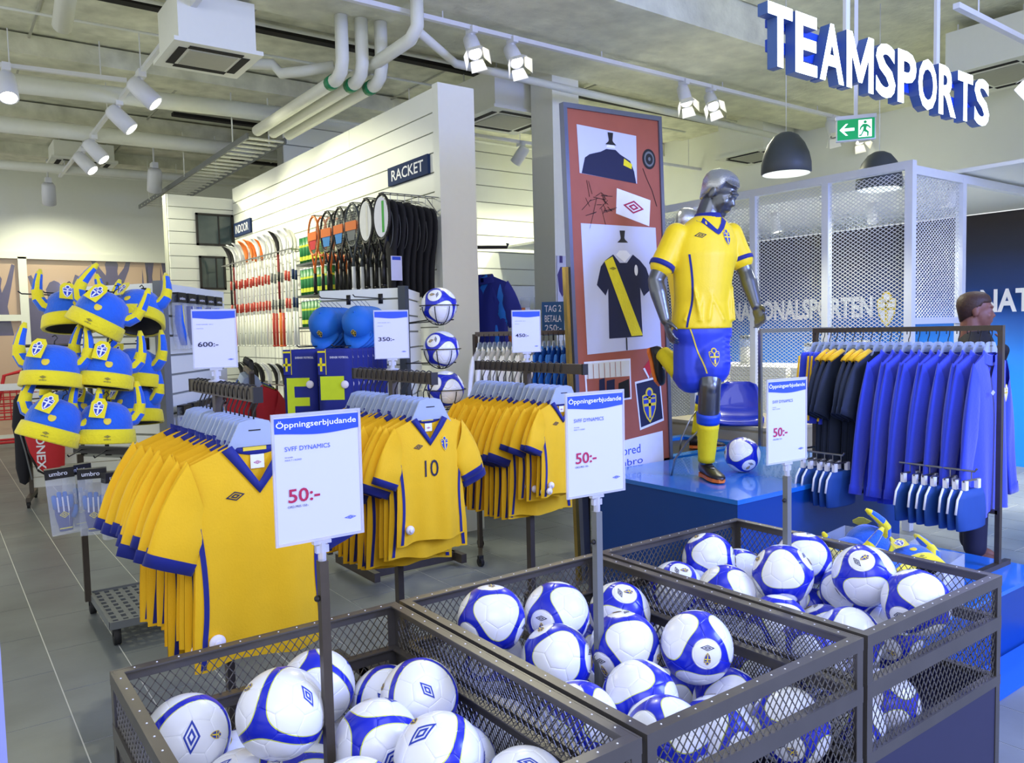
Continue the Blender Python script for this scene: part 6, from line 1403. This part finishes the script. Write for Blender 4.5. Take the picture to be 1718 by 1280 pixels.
def jacket(k, y):
    lb = '%s blue fleece jacket from the right end of the training wear rail' % ORD[k]
    return simple_garment('jacket', lb, 'jacket', m_jkt, (RX, y, 1.435), [.07, -.03, .1, .02, -.08, .05, -.05, .08, 0, .1, -.02][k], 1.06, 'blue fleece jackets', None, True, -.78)
for k in range(11):
    j = jacket(k, 1.845+.053*k); hanger2((RX, 1.845+.053*k, 1.468), 0, '%s white hanger from the right end of the training wear rail' % ORD[k], 'hangers on the training wear rail')
    if k == 0:
        g = G(); g.shapes(crest(.09, -.2, .08, 0, 1, 1)+diamond(-.08, -.19, .05, .025, 0, 1), lambda a, b, l: V((a, -.040-l, b)), .001); part(g, 'chest_crest', [m_printw, m_cresty], j)
for k in range(6):
    y = 2.435+.055*k; j = simple_garment('training_tee', '%s dark tee with yellow shoulders from the right on the training wear rail' % ORD[k], 'tee', m_dtee, (RX, y, 1.44), .08*((k % 3)-1), 1.0, 'dark training tees', m_dtee)
    g = G()
    for s in (-1, 1): g.loft([[V((s*x, yy*w_, z)) for x, z, yy in ((.09, .0, -1), (.09, .006, 0), (.09, .0, 1), (.22, -.055, 1), (.225, -.05, 0), (.22, -.055, -1))] for w_ in (.012, .020)], 0)
    for s in (-1, 1): g.tube([(s*.10, 0, .0), (s*.16, 0, -.025), (s*.22, 0, -.052)], [.014, .017, .016], 8)
    part(g, 'yellow_shoulder', m_yel, j, True); hanger2((RX, y, 1.468), 0, '%s white hanger from the right above the dark tees' % ORD[k], 'hangers above the dark tees')
def shorts_mesh(mat, stripe, h=.42, w_=.24):
    g = G(); rings = []
    for z, a, b in ((0, .85, .03), (-.02, .9, .035), (-.15, 1.0, .04), (-.25, 1.08, .04)): rings.append([V((w_*a*.75*math.cos(q), b*math.sin(q), z)) for q in [2*PI*k/18 for k in range(18)]])
    g.loft(rings, 0)
    for s in (-1, 1): g.loft([[V((s*w_*.42+w_*.42*c*math.cos(q), .04*math.sin(q), z)) for q in [2*PI*k/14 for k in range(14)]] for z, c in ((-.2, .9), (-.3, 1.0), (-h, 1.05))], 0)
    a = g.mesh('cloth_body', mat, True); g = G()
    bs = []
    for s in (-1, 1): g = G(); bs.append(g); g.loft([[V((s*(w_*x+.004), yy, z)) for x, yy in ((.74+dx, -.007), (.74+dx+.03, -.0), (.74+dx, .007), (.70+dx, 0))] for z, dx in ((-.02, .0), (-.2, .12), (-h+.02, .16))], 0)
    return a, [q.mesh('side_panel', stripe, False) for q in bs]
sA, sB = shorts_mesh(m_jkt, m_yel)
for k in range(4):
    t = thing('football_shorts', '%s blue shorts with yellow side panel from the left end of the training wear rail' % ORD[k], 'shorts', (RX, 2.835-.042*k, 1.43), (0, 0, .1*(k % 2)), 'blue shorts on the rail'); put(sA, 'cloth_body', t); [put(q, 'side_panel', t) for q in sB]; hanger2((RX, 2.835-.042*k, 1.468), 0, '%s hanger above the blue shorts' % ORD[k], 'hangers above the shorts')
# small swim trunks on clip hangers
g = G(); g.tube([(0, 0, 0), (0, 0, -.04)], .003, 6); g.bb((-.07, -.004, -.05), (.07, .004, -.04)); clipb = g.mesh('clip_bar', m_chromew); g = G()
clipc = [G().bb((s-.012, -.010, -.10), (s+.012, .010, -.045)) for s in (-.055, .055)]; clipc = [q.mesh('clip', m_printw) for q in clipc]
g = G(); g.loft([[V((.12*a*math.cos(q), .020*math.sin(q), z)) for q in [2*PI*k/16 for k in range(16)]] for z, a in ((-.09, .75), (-.13, 1.0), (-.20, 1.1), (-.28, 1.05), (-.285, .9))], 0); trk = g.mesh('cloth_body', m_trunk, True)
g = G(); g.tube([(-.085, 0, -.09), (-.12, 0, -.13), (-.135, 0, -.20)], .006, 6); trp = g.mesh('pale_piping', m_printw, True)
for st, (y0, n) in enumerate(((1.775, 7), (2.46, 5))):
    for k in range(n):
        y = y0+.050*k; t = thing('swim_trunks', '%s small blue trunks from the right on the %s front arm' % (ORD[k], ('right', 'left')[st]), 'shorts', (RX-.35, y, .872), (0, 0, .08*((k % 3)-1)), 'small blue trunks on clip hangers'); t.scale = (1, 1, 1)
        put(clipb, 'clip_bar', t); [put(q, 'clip', t) for q in clipc]; put(trk, 'cloth_body', t); put(trp, 'pale_piping', t)
# clear boxes of hats
for k, (x, y) in enumerate(((3.55, 2.05), (3.42, 1.78))):
    t = thing('clear_box', ('rear clear box of horned hats on the low platform', 'front clear box of horned hats on the low platform')[k], 'box', (x, y, .32), (0, 0, .15)); g = G()
    for a, b in (((-.24, -.18, 0), (.24, .18, .006)), ((-.24, -.18, 0), (-.236, .18, .24)), ((.236, -.18, 0), (.24, .18, .24)), ((-.24, -.18, 0), (.24, -.176, .24)), ((-.24, .176, 0), (.24, .18, .24))): g.bb(a, b)
    part(g, 'clear_wall', m_bag, t); g = G(); g.bb((-.06, -.185, .16), (.06, -.181, .22)); part(g, 'price_label', m_sign, t)
for k, (p, r_) in enumerate((((3.47, 2.07, .46), (.7, .3, .8)), ((3.63, 2.05, .50), (-.5, .6, 2.0)), ((3.34, 1.80, .46), (-1.0, .2, .3)), ((3.52, 1.77, .48), (-1.1, -.2, -.6)))):
    h = dup(h0, p, r_, '%s horned hat from the left lying in the %s clear box' % (ORD[k % 2], ('rear', 'front')[k//2]), 'hats in the clear boxes', ('hook',)); h.scale = (.85, .85, .85)
